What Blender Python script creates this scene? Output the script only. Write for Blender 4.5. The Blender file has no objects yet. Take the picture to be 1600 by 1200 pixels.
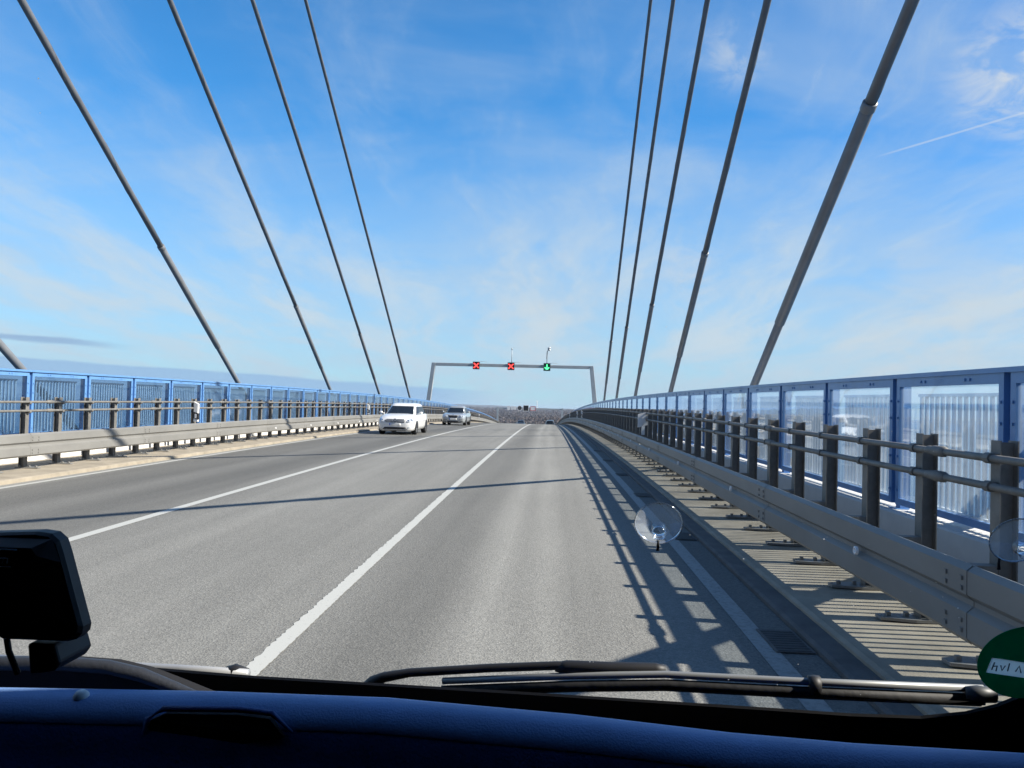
import bpy, bmesh, math, random
from mathutils import Vector, Matrix, Euler
random.seed(7)
S = bpy.context.scene
COL = S.collection
rad = math.radians

# ------------------------------------------------------------------ road geometry
GRADE, RCREST, KH = 0.017, 2569.0, -7.5e-5      # uphill grade at the van, crest radius, slight bend
def zr(Y): return GRADE*Y - Y*Y/(2*RCREST)
def xr(Y): return KH/2*Y*Y
def P(X, Y, Z=0.0): return Vector((X + xr(Y), Y, Z + zr(Y)))
def rot_at(Y): return Euler((math.atan(GRADE - Y/RCREST), 0, -KH*Y))
SLOPE0 = math.atan(GRADE)

# ------------------------------------------------------------------ camera
cam_d = bpy.data.cameras.new('camera'); cam = bpy.data.objects.new('camera', cam_d); COL.objects.link(cam)
cam_d.sensor_width = 36; cam_d.lens = 27.0; cam_d.clip_start = 0.02; cam_d.clip_end = 60000
_yaw, _pit, _rol = math.atan(60.25/1200), math.atan(18.64/1200), 0.0244
cy, sy, cp, sp, cr, sr = math.cos(_yaw), math.sin(_yaw), math.cos(_pit), math.sin(_pit), math.cos(_rol), math.sin(_rol)
A = Matrix(((cy, sy, 0), (0, 0, 1), (-sy, cy, 0)))
B = Matrix(((1, 0, 0), (0, cp, -sp), (0, sp, cp)))
Cm = Matrix(((cr, sr, 0), (-sr, cr, 0), (0, 0, 1)))
R = Cm @ B @ A                                    # rows: right, up, forward in the road-tangent frame
M = Matrix((R[0], R[1], -R[2])).transposed()      # columns right, up, back
M = Matrix.Rotation(SLOPE0, 3, 'X') @ M
cam.matrix_world = Matrix.Translation(P(0, 0, 0) + Matrix.Rotation(SLOPE0, 3, 'X') @ Vector((0, 0, 1.65))) @ M.to_4x4()
S.camera = cam
S.view_settings.view_transform = 'Standard'; S.view_settings.look = 'None'
S.view_settings.gamma = 1; S.view_settings.exposure = 0.88
S.cycles.max_bounces = 8; S.cycles.transparent_max_bounces = 24; S.cycles.use_denoising = True
S.cycles.caustics_reflective = False; S.cycles.caustics_refractive = False

# ------------------------------------------------------------------ sun and sky
SUN_A, SUN_K = 1.38, 0.14                          # shadow of 1 m height: 1.43 m to the left, 0.14 m forward
sun_dir = Vector((SUN_A, -SUN_K, 1)).normalized()
sd = bpy.data.lights.new('sun', 'SUN'); sun = bpy.data.objects.new('sun', sd); COL.objects.link(sun)
sd.energy = 5.0; sd.angle = rad(0.5); sd.color = (1, 0.93, 0.83)
sun.rotation_euler = (-sun_dir).to_track_quat('-Z', 'Y').to_euler(); sun.location = (30, -5, 40)
ELEV = math.asin(sun_dir.z); AZ = math.atan2(sun_dir.x, sun_dir.y)

W = bpy.data.worlds.new('World'); S.world = W; W.use_nodes = True
def build_world():
    nt = W.node_tree; nd = nt.nodes; L = nt.links
    for n in list(nd): nd.remove(n)
    out = nd.new('ShaderNodeOutputWorld'); bg = nd.new('ShaderNodeBackground'); L.new(bg.outputs[0], out.inputs[0])
    bg.inputs['Strength'].default_value = 0.055
    def val(v): n = nd.new('ShaderNodeValue'); n.outputs[0].default_value = v; return n.outputs[0]
    def math_(op, a, b=None, c=None, clamp=False):
        n = nd.new('ShaderNodeMath'); n.operation = op; n.use_clamp = clamp
        for i, v in enumerate((a, b, c)):
            if v is None: continue
            if isinstance(v, (int, float)): n.inputs[i].default_value = v
            else: L.new(v, n.inputs[i])
        return n.outputs[0]
    def sstep(x, a, b):
        n = nd.new('ShaderNodeMapRange'); n.interpolation_type = 'SMOOTHSTEP'
        L.new(x, n.inputs[0]); n.inputs[1].default_value = a; n.inputs[2].default_value = b
        n.inputs[3].default_value = 0; n.inputs[4].default_value = 1; return n.outputs[0]
    def mix(f, a, b, mode='MIX'):
        n = nd.new('ShaderNodeMix'); n.data_type = 'RGBA'; n.blend_type = mode
        if isinstance(f, (int, float)): n.inputs[0].default_value = f
        else: L.new(f, n.inputs[0])
        for i, v in ((6, a), (7, b)):
            if isinstance(v, tuple): n.inputs[i].default_value = (*v, 1)
            else: L.new(v, n.inputs[i])
        return n.outputs[2]
    def noise(vec, scale, detail=4, rough=.55, dist=0.0):
        n = nd.new('ShaderNodeTexNoise'); L.new(vec, n.inputs['Vector']); n.inputs['Scale'].default_value = scale
        n.inputs['Detail'].default_value = detail; n.inputs['Roughness'].default_value = rough; n.inputs['Distortion'].default_value = dist
        return n.outputs['Fac']
    def mapping(vec, sc, ro=(0, 0, 0), lo=(0, 0, 0)):
        n = nd.new('ShaderNodeMapping'); L.new(vec, n.inputs[0]); n.inputs['Scale'].default_value = sc
        n.inputs['Rotation'].default_value = ro; n.inputs['Location'].default_value = lo; return n.outputs[0]
    sky = nd.new('ShaderNodeTexSky'); sky.sky_type = 'NISHITA'; sky.sun_disc = False
    sky.sun_elevation = ELEV; sky.sun_rotation = AZ; sky.air_density = 1.0; sky.dust_density = 0.15; sky.ozone_density = 2.0
    hs = nd.new('ShaderNodeHueSaturation'); L.new(sky.outputs[0], hs.inputs['Color']); hs.inputs['Saturation'].default_value = 1.0
    hs.inputs['Hue'].default_value = 0.5; hs.inputs['Value'].default_value = 1.0
    col = mix(1.0, hs.outputs[0], (.50, 1.47, 2.12), 'MULTIPLY')
    tc = nd.new('ShaderNodeTexCoord'); d = tc.outputs['Generated']
    sep = nd.new('ShaderNodeSeparateXYZ'); L.new(d, sep.inputs[0]); x, y, z = sep.outputs
    zz = math_('ADD', math_('MAXIMUM', z, 0.0), 0.12)
    comb = nd.new('ShaderNodeCombineXYZ'); L.new(math_('DIVIDE', x, zz), comb.inputs[0]); L.new(math_('DIVIDE', y, zz), comb.inputs[1])
    pl = comb.outputs[0]
    # the blue is a little deeper towards the right of the view
    col = mix(math_('MULTIPLY', sstep(x, .02, .50), .42), col, mix(1.0, col, (.42, .60, .76), 'MULTIPLY'))
    # thin veils of high cirrus: broad patches, and finer combed-out streaks inside them
    warp = nd.new('ShaderNodeTexNoise'); L.new(pl, warp.inputs['Vector']); warp.inputs['Scale'].default_value = .8; warp.inputs['Detail'].default_value = 3
    wv = nd.new('ShaderNodeVectorMath'); wv.operation = 'MULTIPLY_ADD'; L.new(warp.outputs['Color'], wv.inputs[0]); wv.inputs[1].default_value = (.55, .55, 0); L.new(pl, wv.inputs[2]); pw = wv.outputs[0]
    v1 = noise(mapping(pw, (0.55, 0.9, 1), (0, 0, rad(28))), 1.1, 6, .55, .5)
    v2 = noise(mapping(pw, (0.9, .28, 1), (0, 0, rad(38)), (3, 1, 0)), 2.4, 7, .64, .3)
    v3 = noise(mapping(pw, (2.6, .5, 1), (0, 0, rad(52)), (1, 4, 0)), 3.2, 7, .68, .5)
    veil = math_('MULTIPLY', sstep(v1, .34, .72), .46)
    veil2 = math_('MULTIPLY', sstep(v2, .44, .76), .36)
    veil3 = math_('MULTIPLY', math_('MULTIPLY', sstep(v3, .50, .78), sstep(v1, .36, .60)), .28)
    cl = math_('ADD', math_('ADD', veil, veil2), veil3)
    low = math_('SUBTRACT', 1.0, sstep(z, .02, .36))           # more milky towards the horizon
    cl = math_('MINIMUM', cl, .66)
    col = mix(cl, col, (5.0, 6.3, 7.9))
    haze_n = math_('MULTIPLY', low, math_('ADD', .50, math_('MULTIPLY', v2, .62)))
    col = mix(math_('MINIMUM', haze_n, .94), col, (5.0, 6.35, 7.75))
    pale = math_('MULTIPLY', sstep(z, .015, .10), math_('SUBTRACT', 1.0, sstep(z, .10, .34)))
    col = mix(math_('MULTIPLY', pale, math_('ADD', .02, math_('MULTIPLY', sstep(v2, .38, .68), .62))), col, (6.5, 7.4, 8.1))
    # two brighter wisps
    def wisp(cx, cy_, cz, r, amt, sc):
        c = Vector((cx, cy_, cz)).normalized()
        vm = nd.new('ShaderNodeVectorMath'); vm.operation = 'DISTANCE'; L.new(d, vm.inputs[0]); vm.inputs[1].default_value = c
        m = math_('SUBTRACT', 1.0, sstep(vm.outputs['Value'], r*.15, r))
        n = noise(mapping(d, (1, 1, 2.2)), sc, 6, .62, .9)
        return math_('MULTIPLY', math_('MULTIPLY', m, sstep(n, .40, .68)), amt)
    col = mix(wisp(.60, 1, .445, .10, .75, 14), col, (7.2,7.5,7.8))
    col = mix(wisp(.185, 1, .175, .075, .55, 9), col, (6.8,7.1,7.4))
    col = mix(wisp(.235, 1, .47, .06, .45, 13), col, (6.6,7.1,7.6))
    col = mix(wisp(-.03, 1, .155, .12, .45, 9), col, (6.6,7.0,7.3))
    col = mix(wisp(.50, 1, .085, .20, .5, 7), col, (6.6,7.0,7.3))
    # contrail: thin band round the great circle through two directions
    a = Vector((.3995, 1, .3246 + .0075)).normalized(); b = Vector((.5917, 1, .3859 + .0075)).normalized()
    nrm = a.cross(b).normalized()
    vd = nd.new('ShaderNodeVectorMath'); vd.operation = 'DOT_PRODUCT'; L.new(d, vd.inputs[0]); vd.inputs[1].default_value = nrm
    line = math_('SUBTRACT', 1.0, sstep(math_('ABSOLUTE', vd.outputs['Value']), .0004, .0017))
    az = math_('DIVIDE', x, math_('MAXIMUM', y, .05))
    line = math_('MULTIPLY', line, math_('MULTIPLY', sstep(az, .395, .46), math_('SUBTRACT', 1.0, sstep(az, .95, 1.1))))
    line = math_('MULTIPLY', line, math_('MULTIPLY', sstep(noise(mapping(d, (1, 1, 1)), 30, 3), .2, .6), .34))
    col = mix(line, col, (7.4,7.8,8.2))
    # low grey-blue cloud bank along the horizon on the left
    el = math_('DIVIDE', z, math_('MAXIMUM', math_('ABSOLUTE', y), .2))
    edge = noise(mapping(d, (3, 3, 26)), 3.0, 5, .6)
    top = math_('ADD', math_('MULTIPLY', math_('ADD', az, .17), -.050), math_('ADD', .026, math_('MULTIPLY', math_('SUBTRACT', edge, .5), .012)))
    bank = math_('SUBTRACT', 1.0, sstep(math_('SUBTRACT', el, top), -.0022, .0022))
    bank = math_('MULTIPLY', bank, math_('SUBTRACT', 1.0, sstep(az, -.17, -.05)))
    col = mix(math_('MULTIPLY', bank, .92), col, (3.25,5.2,7.8))
    ww = math_('SUBTRACT', el, math_('ADD', .0810, math_('MULTIPLY', math_('ADD', az, .74), -.062)))
    edge2 = noise(mapping(d, (4, 4, 40)), 4.0, 5, .6)
    wob = math_('MULTIPLY', math_('SUBTRACT', edge2, .5), .010)
    w2 = math_('SUBTRACT', 1.0, sstep(math_('ABSOLUTE', math_('ADD', ww, wob)), .0015, .0062))
    w2 = math_('MULTIPLY', w2, math_('SUBTRACT', 1.0, sstep(az, -.66, -.54)))
    col = mix(math_('MULTIPLY', w2, .85), col, (3.0,4.6,6.9))
    # sky overhead and behind the van, out of view, darkened for deeper shadows
    deep = math_('MAXIMUM', sstep(z, .42, .80), math_('SUBTRACT', 1.0, sstep(y, -.35, .30)))
    col = mix(math_('MULTIPLY', deep, .64), col, (.22, .74, 2.3))
    L.new(col, bg.inputs['Color'])
build_world()

# ------------------------------------------------------------------ helpers
class MB:
    """collects shapes, links them as one mesh object"""
    def __init__(s): s.v = []; s.f = []; s.mi = []; s.sm = []; s.cur = 0; s.smooth = False
    def add(s, vs, fs):
        o = len(s.v); s.v += [tuple(v) for v in vs]; s.f += [tuple(i + o for i in f) for f in fs]
        s.mi += [s.cur]*len(fs); s.sm += [s.smooth]*len(fs); return s
    def box(s, x0, x1, y0, y1, z0, z1):
        v = [(x, y, z) for x in (x0, x1) for y in (y0, y1) for z in (z0, z1)]
        return s.add(v, [(0, 1, 3, 2), (4, 6, 7, 5), (0, 4, 5, 1), (2, 3, 7, 6), (0, 2, 6, 4), (1, 5, 7, 3)])
    def prism(s, pts, ax, d0, d1):
        """polygon extruded along axis ax (0,1,2); pts are the two other coordinates in axis order"""
        def mk(p, d): q = list(p); q.insert(ax, d); return q
        n = len(pts); v = [mk(p, d0) for p in pts] + [mk(p, d1) for p in pts]
        f = [tuple(range(n))[::-1], tuple(range(n, 2*n))] + [(i, (i + 1) % n, n + (i + 1) % n, n + i) for i in range(n)]
        return s.add(v, f)
    def tube(s, pts, r, n=8, cap=True):
        pts = [Vector(p) for p in pts]; rr = r if isinstance(r, (list, tuple)) else [r]*len(pts)
        v = []; f = []
        for i, p in enumerate(pts):
            t = (pts[min(i + 1, len(pts)-1)] - pts[max(i-1, 0)]).normalized()
            up = Vector((0, 0, 1)) if abs(t.z) < .9 else Vector((1, 0, 0))
            a = t.cross(up).normalized(); b = a.cross(t)
            for k in range(n):
                w = 2*math.pi*k/n; v.append(p + (a*math.cos(w) + b*math.sin(w))*rr[i])
        for i in range(len(pts)-1):
            for k in range(n):
                f.append((i*n + k, i*n + (k + 1) % n, (i + 1)*n + (k + 1) % n, (i + 1)*n + k))
        if cap: f += [tuple(range(n))[::-1], tuple(range((len(pts)-1)*n, len(pts)*n))]
        return s.add(v, f)
    def lathe(s, prof, c, axis, n=20):
        """prof: (radius, distance along axis)"""
        ax = Vector(axis).normalized(); up = Vector((0, 0, 1)) if abs(ax.z) < .9 else Vector((1, 0, 0))
        a = ax.cross(up).normalized(); b = a.cross(ax); c = Vector(c); v = []; f = []
        for r, d in prof:
            for k in range(n):
                w = 2*math.pi*k/n; v.append(c + ax*d + (a*math.cos(w) + b*math.sin(w))*max(r, 1e-5))
        for i in range(len(prof)-1):
            for k in range(n): f.append((i*n + k, i*n + (k + 1) % n, (i + 1)*n + (k + 1) % n, (i + 1)*n + k))
        return s.add(v, f)
    def loft(s, rings, closed=True, caps=True):
        n = len(rings[0]); v = [p for r in rings for p in r]; f = []
        m = n if closed else n-1
        for i in range(len(rings)-1):
            for k in range(m): f.append((i*n + k, i*n + (k + 1) % n, (i + 1)*n + (k + 1) % n, (i + 1)*n + k))
        if caps and closed: f += [tuple(range(n))[::-1], tuple(range((len(rings)-1)*n, len(rings)*n))]
        return s.add(v, f)
    def sweep(s, sec, Y0, Y1, step=2.0, closed=True, off=Vector((0, 0, 0))):
        n = max(1, round((Y1-Y0)/step)); ys = [Y0 + (Y1-Y0)*i/n for i in range(n + 1)]
        return s.loft([[P(x, y, z) - off for x, z in sec] for y in ys], closed, closed)
    def build(s, name, mat, parent=None, loc=None, rot=None, recalc=True, bevel=0):
        me = bpy.data.meshes.new(name); me.from_pydata(s.v, [], s.f)
        mats = mat if isinstance(mat, (list, tuple)) else [mat]
        for m in mats: me.materials.append(m)
        me.polygons.foreach_set('material_index', s.mi); me.polygons.foreach_set('use_smooth', s.sm)
        if recalc or bevel:
            bm = bmesh.new(); bm.from_mesh(me)
            if bevel:
                bmesh.ops.remove_doubles(bm, verts=bm.verts, dist=1e-5)
                es = [e for e in bm.edges if len(e.link_faces) == 2 and e.calc_face_angle(0) > .6]
                bmesh.ops.bevel(bm, geom=es, offset=bevel, segments=2, affect='EDGES', profile=.5)
            bmesh.ops.recalc_face_normals(bm, faces=bm.faces); bm.to_mesh(me); bm.free()
        me.update()
        o = bpy.data.objects.new(name, me); COL.objects.link(o)
        if parent: o.parent = parent
        if loc is not None: o.location = loc
        if rot is not None: o.rotation_euler = rot
        return o

def tag(o, label=None, cat=None, group=None, kind=None):
    if label: o['label'] = label
    if cat: o['category'] = cat
    if group: o['group'] = group
    if kind: o['kind'] = kind
    return o
def thing(name, label, cat, loc=(0, 0, 0), rot=(0, 0, 0), group=None):
    o = bpy.data.objects.new(name, None); COL.objects.link(o); o.location = loc; o.rotation_euler = rot
    o.empty_display_size = .2
    return tag(o, label, cat, group)
def kids(o): return [c for c in bpy.data.objects if c.parent == o]
def dup_tree(o, parent, loc=None, rot=None):
    ch = list(o.children); c = o.copy(); COL.objects.link(c); c.parent = parent
    if loc is not None: c.location = loc
    if rot is not None: c.rotation_euler = rot
    for k in ch: dup_tree(k, c)
    return c

# ------------------------------------------------------------------ materials
def mat(name, color, rough=.6, metal=0.0, var=.0, vscale=6.0, bump=0.0, bscale=40.0, coat=0.0, emit=None, estr=0.0, stretch=(1, 1, 1), spec=.5, col2=None):
    m = bpy.data.materials.new(name); m.use_nodes = True; nt = m.node_tree; nd = nt.nodes; L = nt.links
    b = nd['Principled BSDF']; b.inputs['Base Color'].default_value = (*color, 1); b.inputs['Roughness'].default_value = rough
    b.inputs['Metallic'].default_value = metal; b.inputs['Coat Weight'].default_value = coat; b.inputs['Specular IOR Level'].default_value = spec
    if emit: b.inputs['Emission Color'].default_value = (*emit, 1); b.inputs['Emission Strength'].default_value = estr
    tc = nd.new('ShaderNodeTexCoord'); mp = nd.new('ShaderNodeMapping'); L.new(tc.outputs['Object'], mp.inputs[0]); mp.inputs['Scale'].default_value = stretch
    if var:
        n = nd.new('ShaderNodeTexNoise'); L.new(mp.outputs[0], n.inputs[0]); n.inputs['Scale'].default_value = vscale; n.inputs['Detail'].default_value = 6; n.inputs['Roughness'].default_value = .62
        r = nd.new('ShaderNodeValToRGB'); L.new(n.outputs['Fac'], r.inputs[0]); r.color_ramp.elements[0].position = .3; r.color_ramp.elements[1].position = .72
        lo = col2 if col2 else tuple(c*(1-var) for c in color)
        r.color_ramp.elements[0].color = (*lo, 1); r.color_ramp.elements[1].color = (*[min(1, c*(1 + var*.6)) for c in color], 1)
        L.new(r.outputs[0], b.inputs['Base Color'])
    if bump:
        n2 = nd.new('ShaderNodeTexNoise'); L.new(mp.outputs[0], n2.inputs[0]); n2.inputs['Scale'].default_value = bscale; n2.inputs['Detail'].default_value = 4
        bp = nd.new('ShaderNodeBump'); bp.inputs['Strength'].default_value = bump; bp.inputs['Distance'].default_value = .01; L.new(n2.outputs['Fac'], bp.inputs['Height']); L.new(bp.outputs[0], b.inputs['Normal'])
    return m

def asphalt():
    m = bpy.data.materials.new('asphalt'); m.use_nodes = True; nt = m.node_tree; nd = nt.nodes; L = nt.links
    b = nd['Principled BSDF']; b.inputs['Roughness'].default_value = .78; b.inputs['Specular IOR Level'].default_value = .35
    g = nd.new('ShaderNodeNewGeometry'); sep = nd.new('ShaderNodeSeparateXYZ'); L.new(g.outputs['Position'], sep.inputs[0])
    def noise(sc, det, ro, vec_scale=(1, 1, 1)):
        mp = nd.new('ShaderNodeMapping'); L.new(g.outputs['Position'], mp.inputs[0]); mp.inputs['Scale'].default_value = vec_scale
        n = nd.new('ShaderNodeTexNoise'); L.new(mp.outputs[0], n.inputs[0]); n.inputs['Scale'].default_value = sc; n.inputs['Detail'].default_value = det; n.inputs['Roughness'].default_value = ro
        return n.outputs['Fac']
    def mth(op, a, c):
        n = nd.new('ShaderNodeMath'); n.operation = op
        for i, v in enumerate((a, c)):
            if isinstance(v, (int, float)): n.inputs[i].default_value = v
            else: L.new(v, n.inputs[i])
        return n.outputs[0]
    # lanes: worn wheel tracks follow the road
    wob = mth('MULTIPLY', mth('SUBTRACT', noise(1.0, 3, .5, (.5, .12, 1)), .5), .5)
    xx = mth('ADD', sep.outputs['X'], wob)
    mr = nd.new('ShaderNodeMapRange'); L.new(xx, mr.inputs[0]); mr.inputs[1].default_value = -9.2; mr.inputs[2].default_value = 2.0
    rp = nd.new('ShaderNodeValToRGB'); L.new(mr.outputs[0], rp.inputs[0]); el = rp.color_ramp.elements
    def pos(X): return (X + 9.2)/11.2
    stops = [(-9.0, .30), (-8.5, .17), (-7.6, .150), (-7.0, .185), (-6.3, .140), (-5.6, .155), (-5.2, .205), (-4.7, .225), (-3.9, .25), (-3.0, .235), (-2.3, .24), (-1.95, .235), (-1.55, .205), (-1.15, .165), (-.85, .185), (-.45, .285), (-.25, .245), (0.0, .285), (.25, .225), (.8, .25), (1.3, .22), (1.6, .17), (1.9, .19)]
    while len(el) < len(stops): el.new(0.5)
    for e, (X, v) in zip(el, stops): e.position = pos(X); v *= .87; e.color = (v, v*.985, v*.905, 1)
    # grain: stones
    vo = nd.new('ShaderNodeTexVoronoi'); L.new(g.outputs['Position'], vo.inputs['Vector']); vo.inputs['Scale'].default_value = 75
    gr = noise(130, 3, .7); gr2 = noise(38, 4, .65); st = noise(1.0, 5, .6, (1.6, .05, 1)); bl = noise(.35, 5, .6, (1, .5, 1))
    vsep = nd.new('ShaderNodeSeparateColor'); L.new(vo.outputs['Color'], vsep.inputs[0])
    f = mth('ADD', .52, mth('MULTIPLY', vsep.outputs[0], .38))
    f = mth('ADD', f, mth('MULTIPLY', mth('SUBTRACT', gr, .5), .9))
    f = mth('ADD', f, mth('MULTIPLY', mth('SUBTRACT', gr2, .5), .5))
    f = mth('ADD', f, mth('MULTIPLY', mth('SUBTRACT', st, .5), .62))
    f = mth('ADD', f, mth('MULTIPLY', mth('SUBTRACT', bl, .5), .42))
    f = mth('ADD', f, .28)
    mx = nd.new('ShaderNodeMix'); mx.data_type = 'RGBA'; mx.blend_type = 'MULTIPLY'; mx.inputs[0].default_value = 1
    cb = nd.new('ShaderNodeCombineColor'); [L.new(f, cb.inputs[i]) for i in range(3)]
    L.new(rp.outputs[0], mx.inputs[6]); L.new(cb.outputs[0], mx.inputs[7]); L.new(mx.outputs[2], b.inputs['Base Color'])
    bp = nd.new('ShaderNodeBump'); bp.inputs['Strength'].default_value = .55; bp.inputs['Distance'].default_value = .006
    L.new(mth('ADD', vo.outputs['Distance'], gr), bp.inputs['Height']); L.new(bp.outputs[0], b.inputs['Normal'])
    return m

def marking(name, color, wear, dark=(.2, .2, .19)):
    m = bpy.data.materials.new(name); m.use_nodes = True; nt = m.node_tree; nd = nt.nodes; L = nt.links
    b = nd['Principled BSDF']; b.inputs['Roughness'].default_value = .6
    g = nd.new('ShaderNodeNewGeometry')
    n = nd.new('ShaderNodeTexNoise'); L.new(g.outputs['Position'], n.inputs[0]); n.inputs['Scale'].default_value = 22; n.inputs['Detail'].default_value = 8; n.inputs['Roughness'].default_value = .75
    r = nd.new('ShaderNodeValToRGB'); L.new(n.outputs['Fac'], r.inputs[0]); r.color_ramp.elements[0].position = wear-.08; r.color_ramp.elements[1].position = wear + .06
    r.color_ramp.elements[0].color = (*dark, 1); r.color_ramp.elements[1].color = (*color, 1); L.new(r.outputs[0], b.inputs['Base Color'])
    return m

def pane_material(name, tint, milky, gloss_boost=1.0, dust=(.14, .33, .60)):
    """road-grimed glass: clear mixed with a thin dust film and a mirror coat"""
    m = bpy.data.materials.new(name); m.use_nodes = True; nt = m.node_tree; nd = nt.nodes; L = nt.links
    for n in list(nd): nd.remove(n)
    out = nd.new('ShaderNodeOutputMaterial'); tr = nd.new('ShaderNodeBsdfTransparent'); tr.inputs[0].default_value = (*tint, 1)
    df = nd.new('ShaderNodeBsdfDiffuse'); df.inputs[0].default_value = (*dust, 1); tl = nd.new('ShaderNodeBsdfTranslucent'); tl.inputs[0].default_value = (.80, .92, 1, 1)
    ad = nd.new('ShaderNodeMixShader'); ad.inputs[0].default_value = .55; L.new(df.outputs[0], ad.inputs[1]); L.new(tl.outputs[0], ad.inputs[2])
    tc = nd.new('ShaderNodeTexCoord'); mp = nd.new('ShaderNodeMapping'); mp.inputs['Scale'].default_value = (1, 1.5, .5); L.new(tc.outputs['Object'], mp.inputs[0])
    n = nd.new('ShaderNodeTexNoise'); L.new(mp.outputs[0], n.inputs[0]); n.inputs['Scale'].default_value = 3; n.inputs['Detail'].default_value = 6
    mr = nd.new('ShaderNodeMapRange'); L.new(n.outputs['Fac'], mr.inputs[0]); mr.inputs[1].default_value = .3; mr.inputs[2].default_value = .75; mr.inputs[3].default_value = milky*.6; mr.inputs[4].default_value = milky*1.4
    m1 = nd.new('ShaderNodeMixShader'); L.new(mr.outputs[0], m1.inputs[0]); L.new(tr.outputs[0], m1.inputs[1]); L.new(ad.outputs[0], m1.inputs[2])
    gl = nd.new('ShaderNodeBsdfGlossy'); gl.inputs['Roughness'].default_value = .03; gl.inputs[0].default_value = (.9, .95, 1, 1)
    fr = nd.new('ShaderNodeFresnel'); fr.inputs[0].default_value = 1.5
    fm = nd.new('ShaderNodeMath'); fm.operation = 'MULTIPLY'; L.new(fr.outputs[0], fm.inputs[0]); fm.inputs[1].default_value = gloss_boost; fm.use_clamp = True
    gg = nd.new('ShaderNodeNewGeometry'); fb = nd.new('ShaderNodeMath'); fb.operation = 'SUBTRACT'; fb.inputs[0].default_value = 1; L.new(gg.outputs['Backfacing'], fb.inputs[1])
    f2 = nd.new('ShaderNodeMath'); f2.operation = 'MULTIPLY'; L.new(fm.outputs[0], f2.inputs[0]); L.new(fb.outputs[0], f2.inputs[1]); fm = f2    # mirror only at the front skin of the pane
    bp = nd.new('ShaderNodeBump'); n3 = nd.new('ShaderNodeTexNoise'); L.new(tc.outputs['Object'], n3.inputs[0]); n3.inputs['Scale'].default_value = 1.5; bp.inputs['Strength'].default_value = .04; bp.inputs['Distance'].default_value = .05
    L.new(n3.outputs['Fac'], bp.inputs['Height']); L.new(bp.outputs[0], gl.inputs['Normal'])
    m2 = nd.new('ShaderNodeMixShader'); L.new(fm.outputs[0], m2.inputs[0]); L.new(m1.outputs[0], m2.inputs[1]); L.new(gl.outputs[0], m2.inputs[2])
    L.new(m2.outputs[0], out.inputs[0]); return m

def clear_material(name, color):
    m = bpy.data.materials.new(name); m.use_nodes = True; nt = m.node_tree
    for n in list(nt.nodes): nt.nodes.remove(n)
    out = nt.nodes.new('ShaderNodeOutputMaterial'); tr = nt.nodes.new('ShaderNodeBsdfTransparent'); tr.inputs[0].default_value = (*color, 1)
    nt.links.new(tr.outputs[0], out.inputs[0]); return m

m_asphalt = asphalt()
m_white = marking('road_paint', (.47, .47, .435), .36)
m_white_worn = marking('worn_road_paint', (.30, .30, .285), .46)
m_conc = mat('concrete', (.345, .298, .228), .85, var=.28, vscale=2.5, bump=.35, bscale=60)
m_conc_dark = mat('dark_gutter', (.12, .115, .11), .85, var=.3, vscale=5, bump=.4, bscale=80)
m_parapet = mat('pale_concrete', (.62, .61, .585), .8, var=.12, vscale=2, bump=.2, bscale=50)
m_galv = mat('galvanised_steel', (.232, .226, .21), .5, metal=.1, var=.16, vscale=1.6, stretch=(1, .6, 1.2), bump=.05, bscale=20)
m_galv_dark = mat('weathered_steel', (.20, .19, .172), .6, metal=.15, var=.3, vscale=8, bump=.08, bscale=60)
m_blue = mat('blue_paint', (.12, .27, .53), .38, var=.12, vscale=4, coat=.2)
m_slat = mat('pale_steel_bars', (.72, .75, .77), .45, var=.1, vscale=5); m_slat_white = mat('white_steel_bars', (.80, .82, .82), .45, var=.08, vscale=5)
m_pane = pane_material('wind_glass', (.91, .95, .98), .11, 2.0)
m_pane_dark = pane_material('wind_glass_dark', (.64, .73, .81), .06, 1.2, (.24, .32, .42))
m_cable = mat('cable_sheath', (.135, .142, .155), .42, var=.2, vscale=3, bump=.1, bscale=12)
m_sleeve = mat('cable_sleeve', (.19, .20, .213), .45, metal=.1, var=.15, vscale=3)
m_gantry = mat('gantry_steel', (.42, .45, .45), .45, metal=.1, var=.12, vscale=2)
m_black = mat('black_plastic', (.018, .018, .02), .55, var=.3, vscale=20)
m_rubber = mat('black_rubber', (.012, .012, .013), .7, bump=.1, bscale=80)
m_dgrey = mat('dark_grey_metal', (.06, .065, .07), .5, var=.2, vscale=20)
m_lgrey = mat('light_grey_metal', (.45, .46, .47), .35, metal=.4)
m_refl = mat('white_reflector', (.85, .85, .85), .25, coat=.5)
m_whitepl = mat('white_plastic', (.80, .80, .78), .5, var=.08, vscale=8)
m_red_e = mat('red_lamp', (.5, .02, .02), .5, emit=(1, .06, .05), estr=1.6)
m_green_e = mat('green_lamp', (.02, .5, .1), .5, emit=(.10, 1, .35), estr=1.3)
m_redbox = mat('dark_red_face', (.10, .012, .014), .5); m_greenbox = mat('dark_green_face', (.008, .10, .05), .5)

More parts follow.
